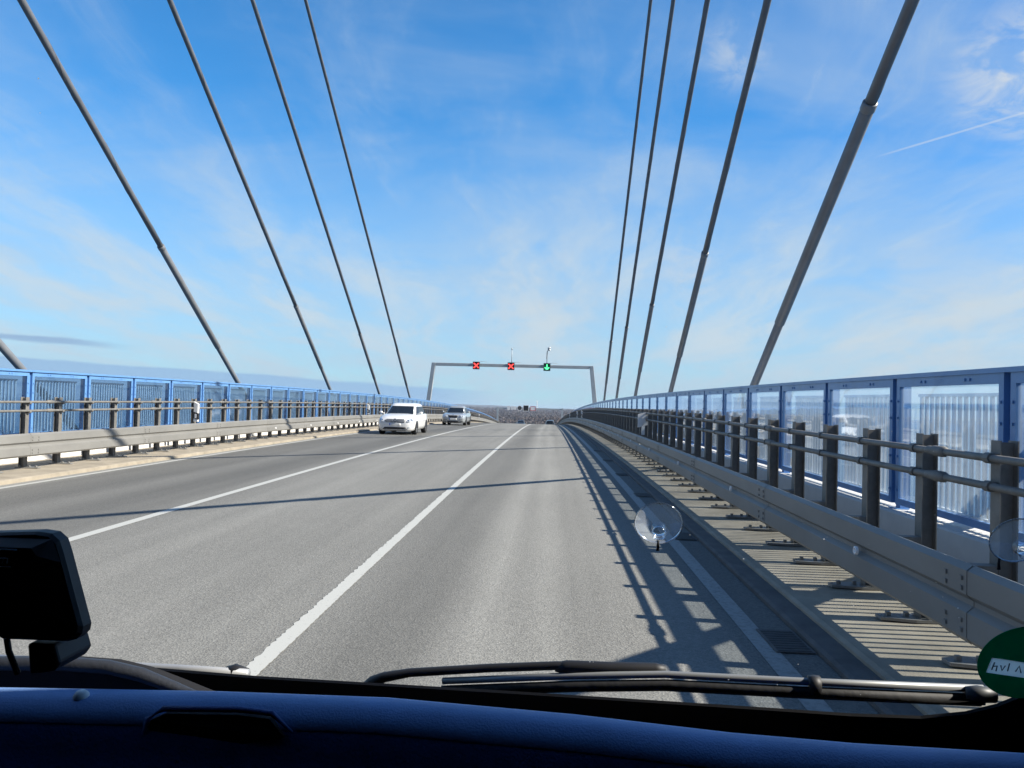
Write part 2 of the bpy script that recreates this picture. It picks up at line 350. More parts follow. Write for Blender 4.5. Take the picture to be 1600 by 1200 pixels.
# ------------------------------------------------------------------ setting: sea, land
def struct(name, mb, m, **k): return tag(mb.build(name, m, **k), kind='structure')
def water_mat():
    m = mat('sea_water', (.035, .105, .20), .25, spec=.25)
    nt = m.node_tree; b = nt.nodes['Principled BSDF']; g = nt.nodes.new('ShaderNodeNewGeometry')
    n = nt.nodes.new('ShaderNodeTexNoise'); nt.links.new(g.outputs['Position'], n.inputs[0]); n.inputs['Scale'].default_value = .25; n.inputs['Detail'].default_value = 6
    bp = nt.nodes.new('ShaderNodeBump'); bp.inputs['Strength'].default_value = .6; bp.inputs['Distance'].default_value = 1.2; nt.links.new(n.outputs['Fac'], bp.inputs['Height']); nt.links.new(bp.outputs[0], b.inputs['Normal'])
    return m
mb = MB(); mb.add([(-40000, -20000, -44), (40000, -20000, -44), (40000, 50000, -44), (-40000, 50000, -44)], [(0, 1, 2, 3)])
struct('sea', mb, water_mat())
m_land = mat('winter_land', (.13, .115, .09), .95, var=.5, vscale=.01, col2=(.09, .075, .065))
def land_h(xx, yy):
    return -42 + 4*math.sin(xx*.0021 + yy*.0013)*math.sin(yy*.0017 + 1) + 30*max(0, min(1, (yy-1500)/5000))**1.3 + 3*math.sin(xx*.006 + 2)*math.sin(yy*.004)
mb = MB(); gx, gy = 90, 60; vs = []; fs = []
for j in range(gy + 1):
    for i in range(gx + 1):
        yy = 700 + (j/gy)**1.6*9000; xx = -.04*yy + (i/gx-.5)*2*(140 + yy*.20)
        edge = min(1, j/3.0)*min(1, min(i, gx-i)/6.0)
        h = -46 + edge*(land_h(xx, yy) + 46)
        vs.append((xx, yy, h))
for j in range(gy):
    for i in range(gx):
        a = j*(gx + 1) + i; fs.append((a, a + 1, a + gx + 2, a + gx + 1))
mb.smooth = True; mb.add(vs, fs); struct('land', mb, m_land)
def ridge(y0, h0, amp, seed, col, name):
    r = random.Random(seed); mb = MB(); mb.smooth = True; n = 160; rows = [[], [], [], []]
    ph = [r.uniform(0, 6) for _ in range(4)]
    for i in range(n + 1):
        x = (i/n-.5)*y0*.8
        h = h0 + amp*(math.sin(x/y0*7 + ph[0]) + .6*math.sin(x/y0*17 + ph[1]) + .35*math.sin(x/y0*43 + ph[2]) + .15*math.sin(x/y0*130 + ph[3]))
        for k, (dy, f) in enumerate(((0, 0), (.05, .75), (.1, 1), (.3, 0))): rows[k].append((x, y0*(1 + dy), -46 + (h + 46)*f))
    mb.loft(rows, closed=False, caps=False); return struct(name, mb, col)
m_hill = mat('wooded_hill', (.075, .068, .062), .95, var=.4, vscale=.004)
ridge(7000, 8, 7, 3, m_hill, 'hill_near'); ridge(11000, 46, 14, 5, m_hill, 'hill_far')

# leafless forest: a mass of bare crowns, one object
def forest():
    r = random.Random(11); mb = MB()
    def crown(x, y, z, w, h, k):
        tone = 0 if math.sin(x*.013 + 1.3*math.sin(y*.004)) + r.uniform(-.9, .9) > 0 else 1
        if r.random() < .14: tone = 2
        if r.random() < .03: tone = 3
        for _ in range(k):
            a = r.uniform(0, 6.283); u = r.random()**.5; t = r.uniform(.15, 1)
            rr = w*u*(1-.75*abs(t-.45)); cx, cy_, cz = x + math.cos(a)*rr, y + math.sin(a)*rr*.6, z + t*h
            s_ = w*r.uniform(.07, .20); p = []
            for q in range(3):
                b = r.uniform(0, 6.283); p.append((cx + math.cos(b)*s_, cy_ + r.uniform(-1, 1)*s_*.5, cz + math.sin(b)*s_*1.6))
            mb.cur = tone if r.random() < .82 else 2; mb.add(p, [(0, 1, 2)])
        mb.cur = 2; mb.add([(x-.3, y, z-2), (x + .3, y, z-2), (x + .1, y, z + h*.6), (x-.1, y, z + h*.6)], [(0, 1, 2, 3)])
    for _ in range(4200):
        y = 900 + (r.random()**1.2)*5200; x = r.uniform(-.22, .14)*y if r.random() < .25 else r.uniform(-.15, .07)*y
        sc = r.uniform(.7, 1.3)*(1 + y/9000); crown(x, y, land_h(x, y), 8.0*sc, 15*sc, 34 if y > 2500 else 60)
    o = mb.build('forest', [mat('bare_crown_brown', (.155, .115, .10), .95), mat('bare_crown_grey', (.185, .155, .145), .95), mat('dark_twigs', (.085, .074, .075), .95), mat('dark_conifer', (.035, .05, .035), .95)], recalc=False)
    tag(o, 'brown leafless winter forest covering the far shore below the hills', 'forest', kind='stuff')
forest()

# ------------------------------------------------------------------ bridge deck and road
Y0, YE = -12.0, 420.0
mb = MB(); mb.sweep([(-9.0, 0), (1.80, 0), (1.80, -.25), (-9.0, -.25)], Y0, YE, 3); struct('road', mb, m_asphalt)
mb = MB(); mb.sweep([(-12.2, -.30), (-12.2, -1.6), (-8, -3.4), (1, -3.4), (4.9, -1.6), (4.9, -.30)], Y0, YE, 6); struct('bridge_deck', mb, m_conc)
mb = MB(); mb.sweep([(1.98, -.28), (1.98, .07), (2.01, .085), (3.12, .11), (3.12, .25), (3.15, .27), (3.50, .28), (3.50, -.28)], Y0, YE, 3); struct('kerb', mb, m_conc)
mb = MB(); mb.sweep([(-9.004, -.28), (-9.004, .06), (-9.04, .075), (-10.75, .10), (-10.75, -.28)], Y0, YE, 3); struct('kerb', mb, m_conc)
# joints across the kerbs are cut as thin dark strips on the concrete
def strip(sec, name, m, y0=Y0, y1=YE, step=3):
    mb = MB(); mb.sweep(sec, y0, y1, step, closed=False); return struct(name, mb, m)
def jag_line(x0, x1, name, m, jag):
    mb = MB(); y = 2.0; r = random.Random(4); v = []; f = []
    while y < 150:
        st = .035 if y < 20 else (.25 if y < 60 else 2)
        bump = r.choice((0, .3*jag, jag, jag*.8)) if y < 20 else jag*.45
        v += [P(x0-bump, y, .004), P(x1 + r.uniform(-.004, .004), y, .004)]; y += st
    n = len(v)//2; f = [(2*i, 2*i + 1, 2*i + 3, 2*i + 2) for i in range(n-1)]
    mb.add(v, f); return struct(name, mb, m)
jag_line(-1.765, -1.655, 'lane_marking', m_white, .014)
strip([(-5.19, .004), (-5.05, .004)], 'lane_marking', m_white)
strip([(-8.80, .004), (-8.68, .004)], 'edge_line', m_white)
strip([(1.42, .004), (1.56, .004)], 'edge_line', m_white_worn)
mb = MB(); mb.sweep([(1.804, -.28), (1.804, .03), (1.83, .045), (1.977, .05), (1.977, -.28)], Y0, YE, 3); struct('gutter', mb, m_conc_dark)  # dark strip filling the gap between road and kerb

# ------------------------------------------------------------------ parapets
def parapet(x0, x1, zb, zt, label):
    s_ = -1 if x1 < x0 else 1; off = P(x0, 0)
    t = thing('concrete_parapet', label, 'parapet', off)
    mb = MB(); mb.sweep([(x0, zb), (x0 + .02*s_, zt-.015), (x0 + .04*s_, zt), (x1, zt), (x1, zb-.3)], Y0, 230, 2, off=off); mb.build('wall', m_parapet, t); return t
parapet(3.505, 3.95, .15, .575, 'low grey concrete parapet under the shaded blue glass fence')
parapet(-10.755, -11.2, .05, .56, 'low white sunlit concrete parapet behind the beige guardrail')

# ------------------------------------------------------------------ guardrails
def guardrail(side, xp, xb, y_first, sp, label):
    """side +1: stands on the right (road lies towards -x), -1 on the left"""
    off = P(xp, 0); t = thing('guardrail', label, 'guardrail', off)
    def X(d): return xp - side*d                      # d metres from the post towards the road
    dB = abs(xp-xb)
    # beam: two flat waves with a shallow groove, hollow box behind
    prof = [(dB-.10, .755), (dB-.035, .775), (dB, .745), (dB, .615), (dB-.04, .58), (dB-.04, .55), (dB, .515), (dB, .375), (dB-.03, .345), (dB-.10, .34), (dB-.10, .375), (dB-.045, .39), (dB-.045, .505), (dB-.085, .545), (dB-.085, .585), (dB-.045, .625), (dB-.045, .73), (dB-.10, .73)]
    mb = MB(); mb.sweep([(X(d), z) for d, z in prof], Y0, 205, 2, off=off); beam = mb.build('beam', m_galv, t)
    y = y_first-.4
    while y < 110:
        if y > 2:                                      # overlap joint: second sheet 3 mm proud, with bolt heads
            lap = MB(); c = P(X(dB + .003), y, 0)-off
            lp = [(dB-.032, .7785), (dB + .003, .747), (dB + .003, .614), (dB-.037, .579), (dB-.037, .551), (dB + .003, .516), (dB + .003, .374), (dB-.027, .342)]
            lap.loft([[P(X(d), y + q_, z)-off for d, z in lp] + [P(X(d-.002), y + q_, z)-off for d, z in lp[::-1]] for q_ in (0, .28)])
            for (dy, dz) in ((.05, .645), (.05, .70), (.22, .645), (.22, .70), (.05, .41), (.05, .465), (.22, .41), (.22, .465)):
                lap.box(c.x-.010, c.x + .010, c.y + dy-.012, c.y + dy + .012, c.z + dz-.012, c.z + dz + .012)
            lap.build('lap_joint', m_galv, beam)
        y += 4.0
    for zt_, nm in ((1.35, 'upper_rail'), (1.18, 'lower_rail')):
        mb = MB(); mb.smooth = True; n = 100
        pts = [P(X(.09), Y0 + (205-Y0)*i/n, zt_)-off for i in range(n + 1)]
        mb.tube(pts, .024, 8)
        y = y_first + .62
        while y < 60:                                 # coupling muffs
            if y > 2: mb.tube([P(X(.09), y + a, zt_)-off for a in (-.13, -.10, .02, .05, .10, .12)], [.026, .038, .038, .030, .032, .026], 10)
            y += 4.0
        mb.build(nm, m_galv_dark, t)
    # one post: I-section with base plate, bracket and rail clamps
    pm = MB()
    pm.box(-.055, -.047, -.05, .05, .02, 1.35); pm.box(.047, .055, -.05, .05, .02, 1.35); pm.box(-.047, .047, -.004, .004, .02, 1.34)
    post = pm.build('post', m_galv_dark, t)
    q = MB()
    s_ = -side
    q.prism([(-.09, -.10), (.10, -.10), (.33, -.05), (.33, .05), (.10, .10), (-.09, .10)] if s_ > 0 else [(.09, -.10), (-.10, -.10), (-.33, -.05), (-.33, .05), (-.10, .10), (.09, .10)], 2, 0, .02)
    for (bx, by) in ((.13, 0), (.26, 0), (.0, -.08), (.0, .08)): q.box(s_*bx-.015, s_*bx + .015, by-.015, by + .015, .02, .05)
    q.build('base_plate', m_galv, post)
    q = MB(); a, b = sorted((s_*.056, s_*(dB-.095))); q.box(a, b, -.045, .045, .36, .60); q.build('spacer', m_galv_dark, post)
    for zt_ in (1.243, 1.073):
        q = MB(); q.lathe([(.02, -.03), (.034, -.03), (.034, .03), (.02, .03)], (s_*.09, 0, zt_), (0, 1, 0), 10); q.box(min(s_*.05, s_*.075), max(s_*.05, s_*.075), -.028, .028, zt_-.028, zt_ + .028); q.build('rail_clamp', m_galv_dark, post)
    for i in range(100):
        y = y_first + i*sp; zc = .108 if side > 0 else .092
        loc = P(xp, y, zc-.001)-off; ro = rot_at(y)
        if i == 0: post.location = loc; post.rotation_euler = ro
        else: dup_tree(post, t, loc, ro)
    far = MB()
    for i in range(100, 198):
        y = y_first + i*sp; c = P(xp, y, 0)-off; far.box(c.x-.05, c.x + .05, c.y-.05, c.y + .05, c.z + .08, c.z + 1.45)
    tag(far.build('far_post', m_galv_dark, t), kind='stuff')
    # round reflectors in the groove
    rf = MB(); rf.smooth = True; rf.lathe([(.0, -.012), (.012, -.014), (.013, -.02), (.030, -.02), (.032, 0)], (0, 0, 0), (side, 0, 0), 18)
    y = 5.9 if side > 0 else 26.6; k = 0
    while y < 60:
        loc = P(X(dB + .001), y, .56 if side > 0 else .45)-off
        if k == 0: ref = rf.build('reflector', m_refl, t, loc=loc)
        else: dup_tree(ref, t, loc)
        y += 4.0; k += 1
    return t
guardrail(1, 2.75, 2.33, 4.78, .96, 'shaded grey guardrail with post row and twin tubes right of the lane')
guardrail(-1, -10.02, -9.60, 14.2-8, 1.0, 'sunlit beige guardrail with post row left of the oncoming lane')

# ------------------------------------------------------------------ wind barriers
def barrier(side, xf, y_first, zb, zt, n, label):
    off = P(xf, 0); t = thing('glass_wind_barrier', label, 'fence', off)
    s_ = side                                          # +1: outside lies towards +x
    f = MB()                                           # frame of one panel, local y 0..2
    f.box(-.025, .025, .045, .115, zb, zt-.10); f.box(-.025, .025, 1.885, 1.955, zb, zt-.10)
    f.box(-.025, .025, .045, 1.955, zt-.10, zt-.012); f.box(-.025, .025, .115, 1.885, zb, zb + .065)
    f.box(-.045, .055, -.001, 1.999, zt-.012, zt + .03)
    f.box(s_*.075-.05, s_*.075 + .05, -.05, .05, zb-.06, zt-.012)            # post behind the seam
    f.box(min(-s_*.03, s_*.1), max(-s_*.03, s_*.1), -.09, .09, zb-.065, zb-.045)
    for zz in (zb + .15, zb + .5, zb + .9, zt-.25):
        for yy in (.08, 1.92): f.box(-s_*.032-.006, -s_*.032 + .006, yy-.012, yy + .012, zz-.012, zz + .012)
    for yy in (.55, .63, 1.35, 1.43): f.box(-s_*.03-.006, -s_*.03 + .006, yy-.014, yy + .014, zt-.07, zt-.045)
    fr = f.build('panel_frame', m_blue, t)
    p = MB(); p.box(-.006, .006, .112, 1.888, zb + .062, zt-.098); p.build('pane', m_pane if side > 0 else m_pane_dark, fr)
    q = MB()
    a, b = sorted((s_*.14, s_*.166))
    for k in range(17): y = .10 + k*.105; q.box(a, b, y-.015, y + .015, zb + .0, zt-.20)
    q.box(a-.004, b + .004, .05, 1.82, zb + .03, zb + .055); q.box(a-.006, b + .006, .05, 1.82, zt-.20, zt-.17)
    q.build('bar_infill', m_slat if side > 0 else m_slat_white, fr)
    for i in range(n):
        y = y_first + 2*i; loc = P(xf, y)-off; ro = rot_at(y + 1)
        if i == 0: fr.location = loc; fr.rotation_euler = ro
        else: dup_tree(fr, t, loc, ro)
    return t
barrier(1, 3.67, 4.32-8, .63, 1.955, 100, 'shaded dark blue framed glass fence along the right bridge edge')
barrier(-1, -10.92, 15.6-10, .62, 1.965, 100, 'sunlit bright blue framed glass fence along the left bridge edge')

# ------------------------------------------------------------------ stay cables
def cable(xc, yf, th, label):
    c, s_ = math.cos(rad(th)), math.sin(rad(th)); base = P(xc, yf, -.1)
    t = thing('stay_cable', label, 'bridge cable', base, group='stay cables of the bridge')
    def at(l): return Vector((0, -c*l, s_*l))
    def seg(nm, l0, l1, r, m, n=18):
        mb = MB(); mb.smooth = True; mb.tube([at(l0), at(l0 + .01), at((l0 + l1)/2), at(l1-.01), at(l1)], [r*.93, r, r, r, r*.93], n); return mb.build(nm, m, t)
    seg('lower_sleeve', 0, 6.1, .084, m_sleeve); seg('upper_sleeve', 6.1, 10.9, .097, m_sleeve)
    seg('collar', 10.88, 11.02, .106, m_sleeve)
    mb = MB(); mb.smooth = True; L_ = 85.0; mb.tube([at(11 + (L_-11)*i/40) for i in range(41)], .082, 14)
    h = []; k = 0
    while 11 + k*.05 < 60: l = 11 + k*.05; w = l*2.2; a = Vector((1, 0, 0)); b = Vector((0, s_, c)); h.append(at(l) + (a*math.cos(w) + b*math.sin(w))*.0835); k += 1
    mb.tube(h, .0035, 4, False)
    mb.build('sheath', m_cable, t); return t
for (yf, th, lb) in ((8.9, 32.4, 'right stay cable seen only through the nearest glass pane behind the guardrail'), (20.13, 32.44, 'thickest right stay cable, leaning across the top right of the view'), (31.43, 33.37, 'second stay cable on the right, between the thickest one and the thinner three'), (42.73, 33.55, 'third stay cable on the right, in the middle of the right five'),
                     (53.32, 34.68, 'fourth stay cable on the right, next to the farthest one'), (63.91, 35.98, 'thinnest right stay cable, nearest the lane signal gantry')):
    cable(4.4, yf, th, lb)
for (yf, th, lb) in ((19.18, 34.54, 'left stay cable cut off by the left picture edge above the fence'), (31.13, 32.6, 'thickest long stay cable at top left, above the left fence'), (43.34, 31.71, 'second long stay cable on the left, with a collar above the fence'), (55.31, 31.36, 'third long stay cable on the left, above the white car'), (67.02, 31.39, 'thinnest left stay cable, nearest the lane signal gantry')):
    cable(-11.5, yf, th, lb)

# ------------------------------------------------------------------ lane signal gantry
def gantry():
    Yg = 80.0; o = P(-3.8, Yg); t = thing('lane_signal_gantry', 'grey portal gantry spanning the road with three lane signals', 'gantry', o, rot_at(Yg))
    zb = 6.05                                          # beam centre over the road
    def frustum(nm, x0, x1, z0, z1, w0, w1):
        mb = MB(); mb.loft([[(x0-w0, -.2, z0), (x0 + w0, -.2, z0), (x0 + w0, .2, z0), (x0-w0, .2, z0)], [(x1-w1, -.18, z1), (x1 + w1, -.18, z1), (x1 + w1, .18, z1), (x1-w1, .18, z1)]]); return mb.build(nm, m_gantry, t, bevel=.03)
    frustum('post', -9.0, -8.25, -.6, zb + .16, .24, .20); frustum('post', 9.0, 8.25, -.6, zb + .16, .24, .20)
    mb = MB(); mb.box(-8.05, 8.05, -.17, .17, zb-.16, zb + .155); mb.build('beam', m_gantry, t, bevel=.03)
    for k, (x, kind) in enumerate(((-3.75, 'r'), (-.12, 'r'), (3.62, 'g'))):
        mb = MB(); c = t.matrix_basis @ Vector((0, 0, 0))
        s_ = thing('lane_signal', ['lane signal with a red cross over the oncoming lane, leftmost on gantry', 'lane signal with a red cross over the middle lane', 'lane signal with a green arrow over the right lane'][k], 'lane signal',
                   Matrix.Translation(o) @ rot_at(Yg).to_matrix().to_4x4() @ Vector((x, -.22, zb-.05)), rot_at(Yg), 'lane signals on the gantry')
        mb.box(-.36, .36, -.16, .04, -.42, .36); hs = mb.build('housing', m_dgrey, s_, bevel=.02)
        mb = MB(); mb.box(-.335, .335, -.166, -.158, -.395, .335); mb.build('face', m_redbox if kind == 'r' else m_greenbox, s_)
        mb = MB()
        for (a, b) in (((-.37, .37), (-.37, -.43)),): mb.box(a[0], a[1], -.2, .05, .36, .375)
        for xx in (-.36, .345): mb.box(xx, xx + .015, -.2, .0, -.42, .36)
        mb.build('visor', m_gantry, s_)
        mb = MB()
        def bar(x0, z0, x1, z1, w=.055):
            d = Vector((x1-x0, 0, z1-z0)).normalized(); n = Vector((-d.z, 0, d.x))*w
            q = [Vector((x0, 0, z0)) + n, Vector((x1, 0, z1)) + n, Vector((x1, 0, z1))-n, Vector((x0, 0, z0))-n]
            mb.add([(p.x, -.176, p.z) for p in q] + [(p.x, -.170, p.z) for p in q], [(0, 1, 2, 3), (7, 6, 5, 4), (0, 4, 5, 1), (1, 5, 6, 2), (2, 6, 7, 3), (3, 7, 4, 0)])
        if kind == 'r':
            for sx in (-1, 1):
                for sz in (-1, 1): bar(sx*.045, -.03 + sz*.045, sx*.25, -.03 + sz*.25)
            bar(-.05, -.03, .05, -.03, .05)
        else:
            bar(0, .25, 0, -.26); bar(-.23, -.06, -.03, -.27); bar(.23, -.06, .03, -.27)
        mb.build('lit_symbol', m_red_e if kind == 'r' else m_green_e, s_)
        mb = MB(); mb.smooth = True; mb.tube([(.30, .1, .10), (.35, .1, .36), (.5, .1, .42), (1.0, .1, .40), (1.05, .1, .30)], .022, 6); mb.build('cable_conduit', m_gantry, s_)
    T = Matrix.Translation(o) @ rot_at(Yg).to_matrix().to_4x4()
    a = thing('antenna_mast', 'slim antenna mast on the gantry above the middle lane signal', 'mast', T @ Vector((-.07, 0, zb + .155)), rot_at(Yg))
    mb = MB(); mb.smooth = True; mb.tube([(0, 0, 0), (0, 0, .8), (0, 0, 1.55)], [.05, .035, .03], 8); mb.build('pole', m_gantry, a)
    mb = MB(); mb.smooth = True; mb.lathe([(0, -.08), (.07, -.06), (.09, 0), (.07, .07), (0, .09)], (0, 0, 1.6), (0, 0, 1), 10); mb.build('head', m_gantry, a)
    a = thing('camera_mast', 'traffic camera mast on the gantry above the green arrow', 'camera', T @ Vector((3.6, 0, zb + .155)), rot_at(Yg))
    mb = MB(); mb.smooth = True; mb.tube([(0, 0, 0), (.02, 0, 1.3), (.05, 0, 1.5)], [.045, .03, .03], 8); mb.build('pole', m_gantry, a)
    mb = MB(); mb.smooth = True; mb.tube([(-.02, 0, .62), (.02, 0, 1.45), (.14, 0, 1.62), (.22, 0, 1.7)], [.05, .05, .10, .10], 8); mb.tube([(.06, -.1, 1.72), (.34, -.1, 1.82)], [.09, .07], 8); mb.build('camera_head', m_lgrey, a)
    mb = MB(); mb.smooth = True; mb.lathe([(.0, -.1), (.09, -.09), (.11, 0), (.09, .08), (0, .1)], (.26, 0, 1.58), (0, 0, 1), 10); mb.build('dome', m_whitepl, a)
gantry()

# far sign gantry beyond the crest
def far_gantry():
    Yg = 190.0; o = P(-3.6, Yg); t = thing('sign_gantry', 'distant low grey sign gantry beyond the crest carrying square signs', 'gantry', o, rot_at(Yg))
    zb = 5.6
    mb = MB(); mb.box(-7.9, 7.9, -.15, .15, zb-.16, zb + .16); mb.build('beam', m_gantry, t)
    for x in (-8.0, 8.0): mb = MB(); mb.box(x-.22, x + .22, -.22, .22, -.5, zb + .3); mb.build('post', m_gantry, t)
    T = Matrix.Translation(o) @ rot_at(Yg).to_matrix().to_4x4()
    def sign(x, w, h, m, nm, lb, round_=False, rim=None):
        s_ = thing(nm, lb, 'sign', T @ Vector((x, -.25, zb + .1)), rot_at(Yg), 'signs on the far gantry')
        mb = MB()
        if round_: mb.lathe([(0, -.06), (w/2, -.06), (w/2, .06), (0, .06)], (0, 0, 0), (0, 1, 0), 20)
        else: mb.box(-w/2, w/2, -.06, .06, -h/2, h/2)
        mb.build('panel', m, s_)
        if rim:
            mb = MB()
            if round_: mb.lathe([(w/2, -.08), (w/2 + .12, -.08), (w/2 + .12, .06), (w/2, .06)], (0, 0, 0), (0, 1, 0), 20)
            else:
                for (a, b, c, d) in ((-w/2-.1, w/2 + .1, h/2, h/2 + .1), (-w/2-.1, w/2 + .1, -h/2-.1, -h/2), (-w/2-.1, -w/2, -h/2, h/2), (w/2, w/2 + .1, -h/2, h/2)): mb.box(a, b, -.08, .06, c, d)
            mb.build('rim', rim, s_)
        return s_
    sign(-5.3, .75, 1.0, m_whitepl, 'sign', 'small white upright sign, leftmost on the far gantry')
    sign(-4.45, .45, .9, m_whitepl, 'sign', 'narrow white sign, second from left on the far gantry')
    sign(-3.75, .8, .8, m_whitepl, 'sign', 'square white sign left of the round dark one on the far gantry')
    sign(-2.55, 1.05, 1.05, m_dgrey, 'sign', 'round dark sign with a pale rim on the far gantry', True, m_whitepl)
    sign(-1.0, 1.2, 1.3, m_black, 'sign', 'large dark square sign with pale frame, middle of the far gantry', False, m_whitepl)
    sign(.75, 1.1, .9, m_whitepl, 'sign', 'white sign framed in red, rightmost on the far gantry', False, mat('red_frame', (.55, .06, .06), .5))
    a = thing('antenna_mast', 'white forked mast standing on the far gantry beside the red sign', 'mast', T @ Vector((1.75, 0, zb + .16)), rot_at(Yg))
    mb = MB(); mb.tube([(0, 0, 0), (0, 0, 1.6)], .07, 6); mb.build('pole', m_whitepl, a)
    mb = MB(); mb.tube([(0, 0, 1.5), (-.22, 0, 1.95)], .06, 6); mb.tube([(0, 0, 1.5), (.22, 0, 1.95)], .06, 6); mb.build('fork', m_whitepl, a)
far_gantry()

# ------------------------------------------------------------------ delineators and drains
def delineator(x, y, z, label):
    t = thing('delineator_post', label, 'marker post', P(x, y, z), rot_at(y), 'white delineator posts along the guardrails')
    mb = MB(); mb.prism([(-.06, 0), (.06, 0), (.06, .50), (-.06, .56)], 1, -.045, .045); mb.build('post', m_whitepl, t, bevel=.008)
    mb = MB(); s_ = 1; mb.prism([(-.064, .10), (.064, .06), (.064, .24), (-.064, .28)], 1, -.049, .049); bd = mb.build('black_band', m_black, t)
    mb = MB(); mb.box(-.025, .025, -.053, -.047, .10, .22); mb.build('reflector', m_refl, t)
for (x, y, lb) in ((-9.85, 21.0, 'white delineator with black band on left guardrail, nearest one'), (-9.85, 41.5, 'small white delineator on left guardrail behind the white car'), (-9.85, 90, 'white delineator on left guardrail just right of the silver car'), (-9.85, 112, 'small white delineator on left guardrail far beyond the silver car'),
                   (2.62, 60, 'white delineator on right guardrail, nearer of the far pair'), (2.62, 69, 'white delineator on right guardrail, farther of the far pair'), (2.62, 90, 'white delineator on right guardrail near the crest')):
    delineator(x, y, .80, lb)
def marker_panel():
    t = thing('delineator_post', 'large white marker panel between posts of the right guardrail', 'marker post', P(2.58, 21.2, .76), rot_at(21.2))
    mb = MB(); mb.box(-.04, .04, -.03, .05, 0, .30); mb.build('post', m_whitepl, t)
    mb = MB(); mb.prism([(-.15, .20), (.12, .27), (.12, .62), (-.15, .56)], 1, -.03, .03); mb.build('panel', m_whitepl, t)
marker_panel()
def drain(x, y, lb):
    t = thing('drain_grate', lb, 'drain', P(x, y, .006), rot_at(y), 'drain grates in the right gutter')
    mb = MB(); mb.box(-.13, .13, -.25, .25, 0, .006); mb.build('frame', m_conc_dark, t)
    mb = MB()
    for k in range(9): mb.box(-.11, .11, -.235 + k*.052, -.205 + k*.052, .0065, .009)
    mb.build('slots', m_black, t)
for i, y in enumerate((5.43, 9.5, 13.6, 17.4, 21.6, 26.0)):
    drain(1.66, y, 'drain grate in the shaded right gutter, %s' % ('nearest to the wiper blade;second from the wiper blade;third one ahead, just past the suction cup;fourth one ahead, well past the suction cup;fifth one ahead;sixth and farthest one ahead'.split(';')[i]))

# ------------------------------------------------------------------ cars
def superel(a, n):
    c, s_ = math.cos(a), math.sin(a); return (math.copysign(abs(c)**(2/n), c), math.copysign(abs(s_)**(2/n), s_))
def paint(name, col, metal=0.0):
    return mat(name, col, .28, metal=metal, coat=.9, var=.04, vscale=2)
m_glass_car = mat('car_glass', (.012, .016, .02), .06, spec=.6)
m_side_glass = mat('side_glass', (.02, .024, .03), .32, spec=.5)
m_tyre = mat('tyre_rubber', (.015, .015, .015), .8); m_rim = mat('alloy_rim', (.45, .46, .48), .3, metal=.7)
m_chrome = mat('chrome', (.75, .76, .78), .12, metal=1.0)
m_lamp = mat('headlamp_glass', (.62, .66, .70), .10, metal=.35, coat=.8)
m_plate = mat('number_plate', (.75, .75, .72), .5); m_platetxt = mat('plate_ink', (.02, .02, .03), .5); m_pblue = mat('plate_blue', (.02, .06, .4), .5)
m_tail = mat('tail_lamp', (.25, .01, .01), .25, coat=.6)
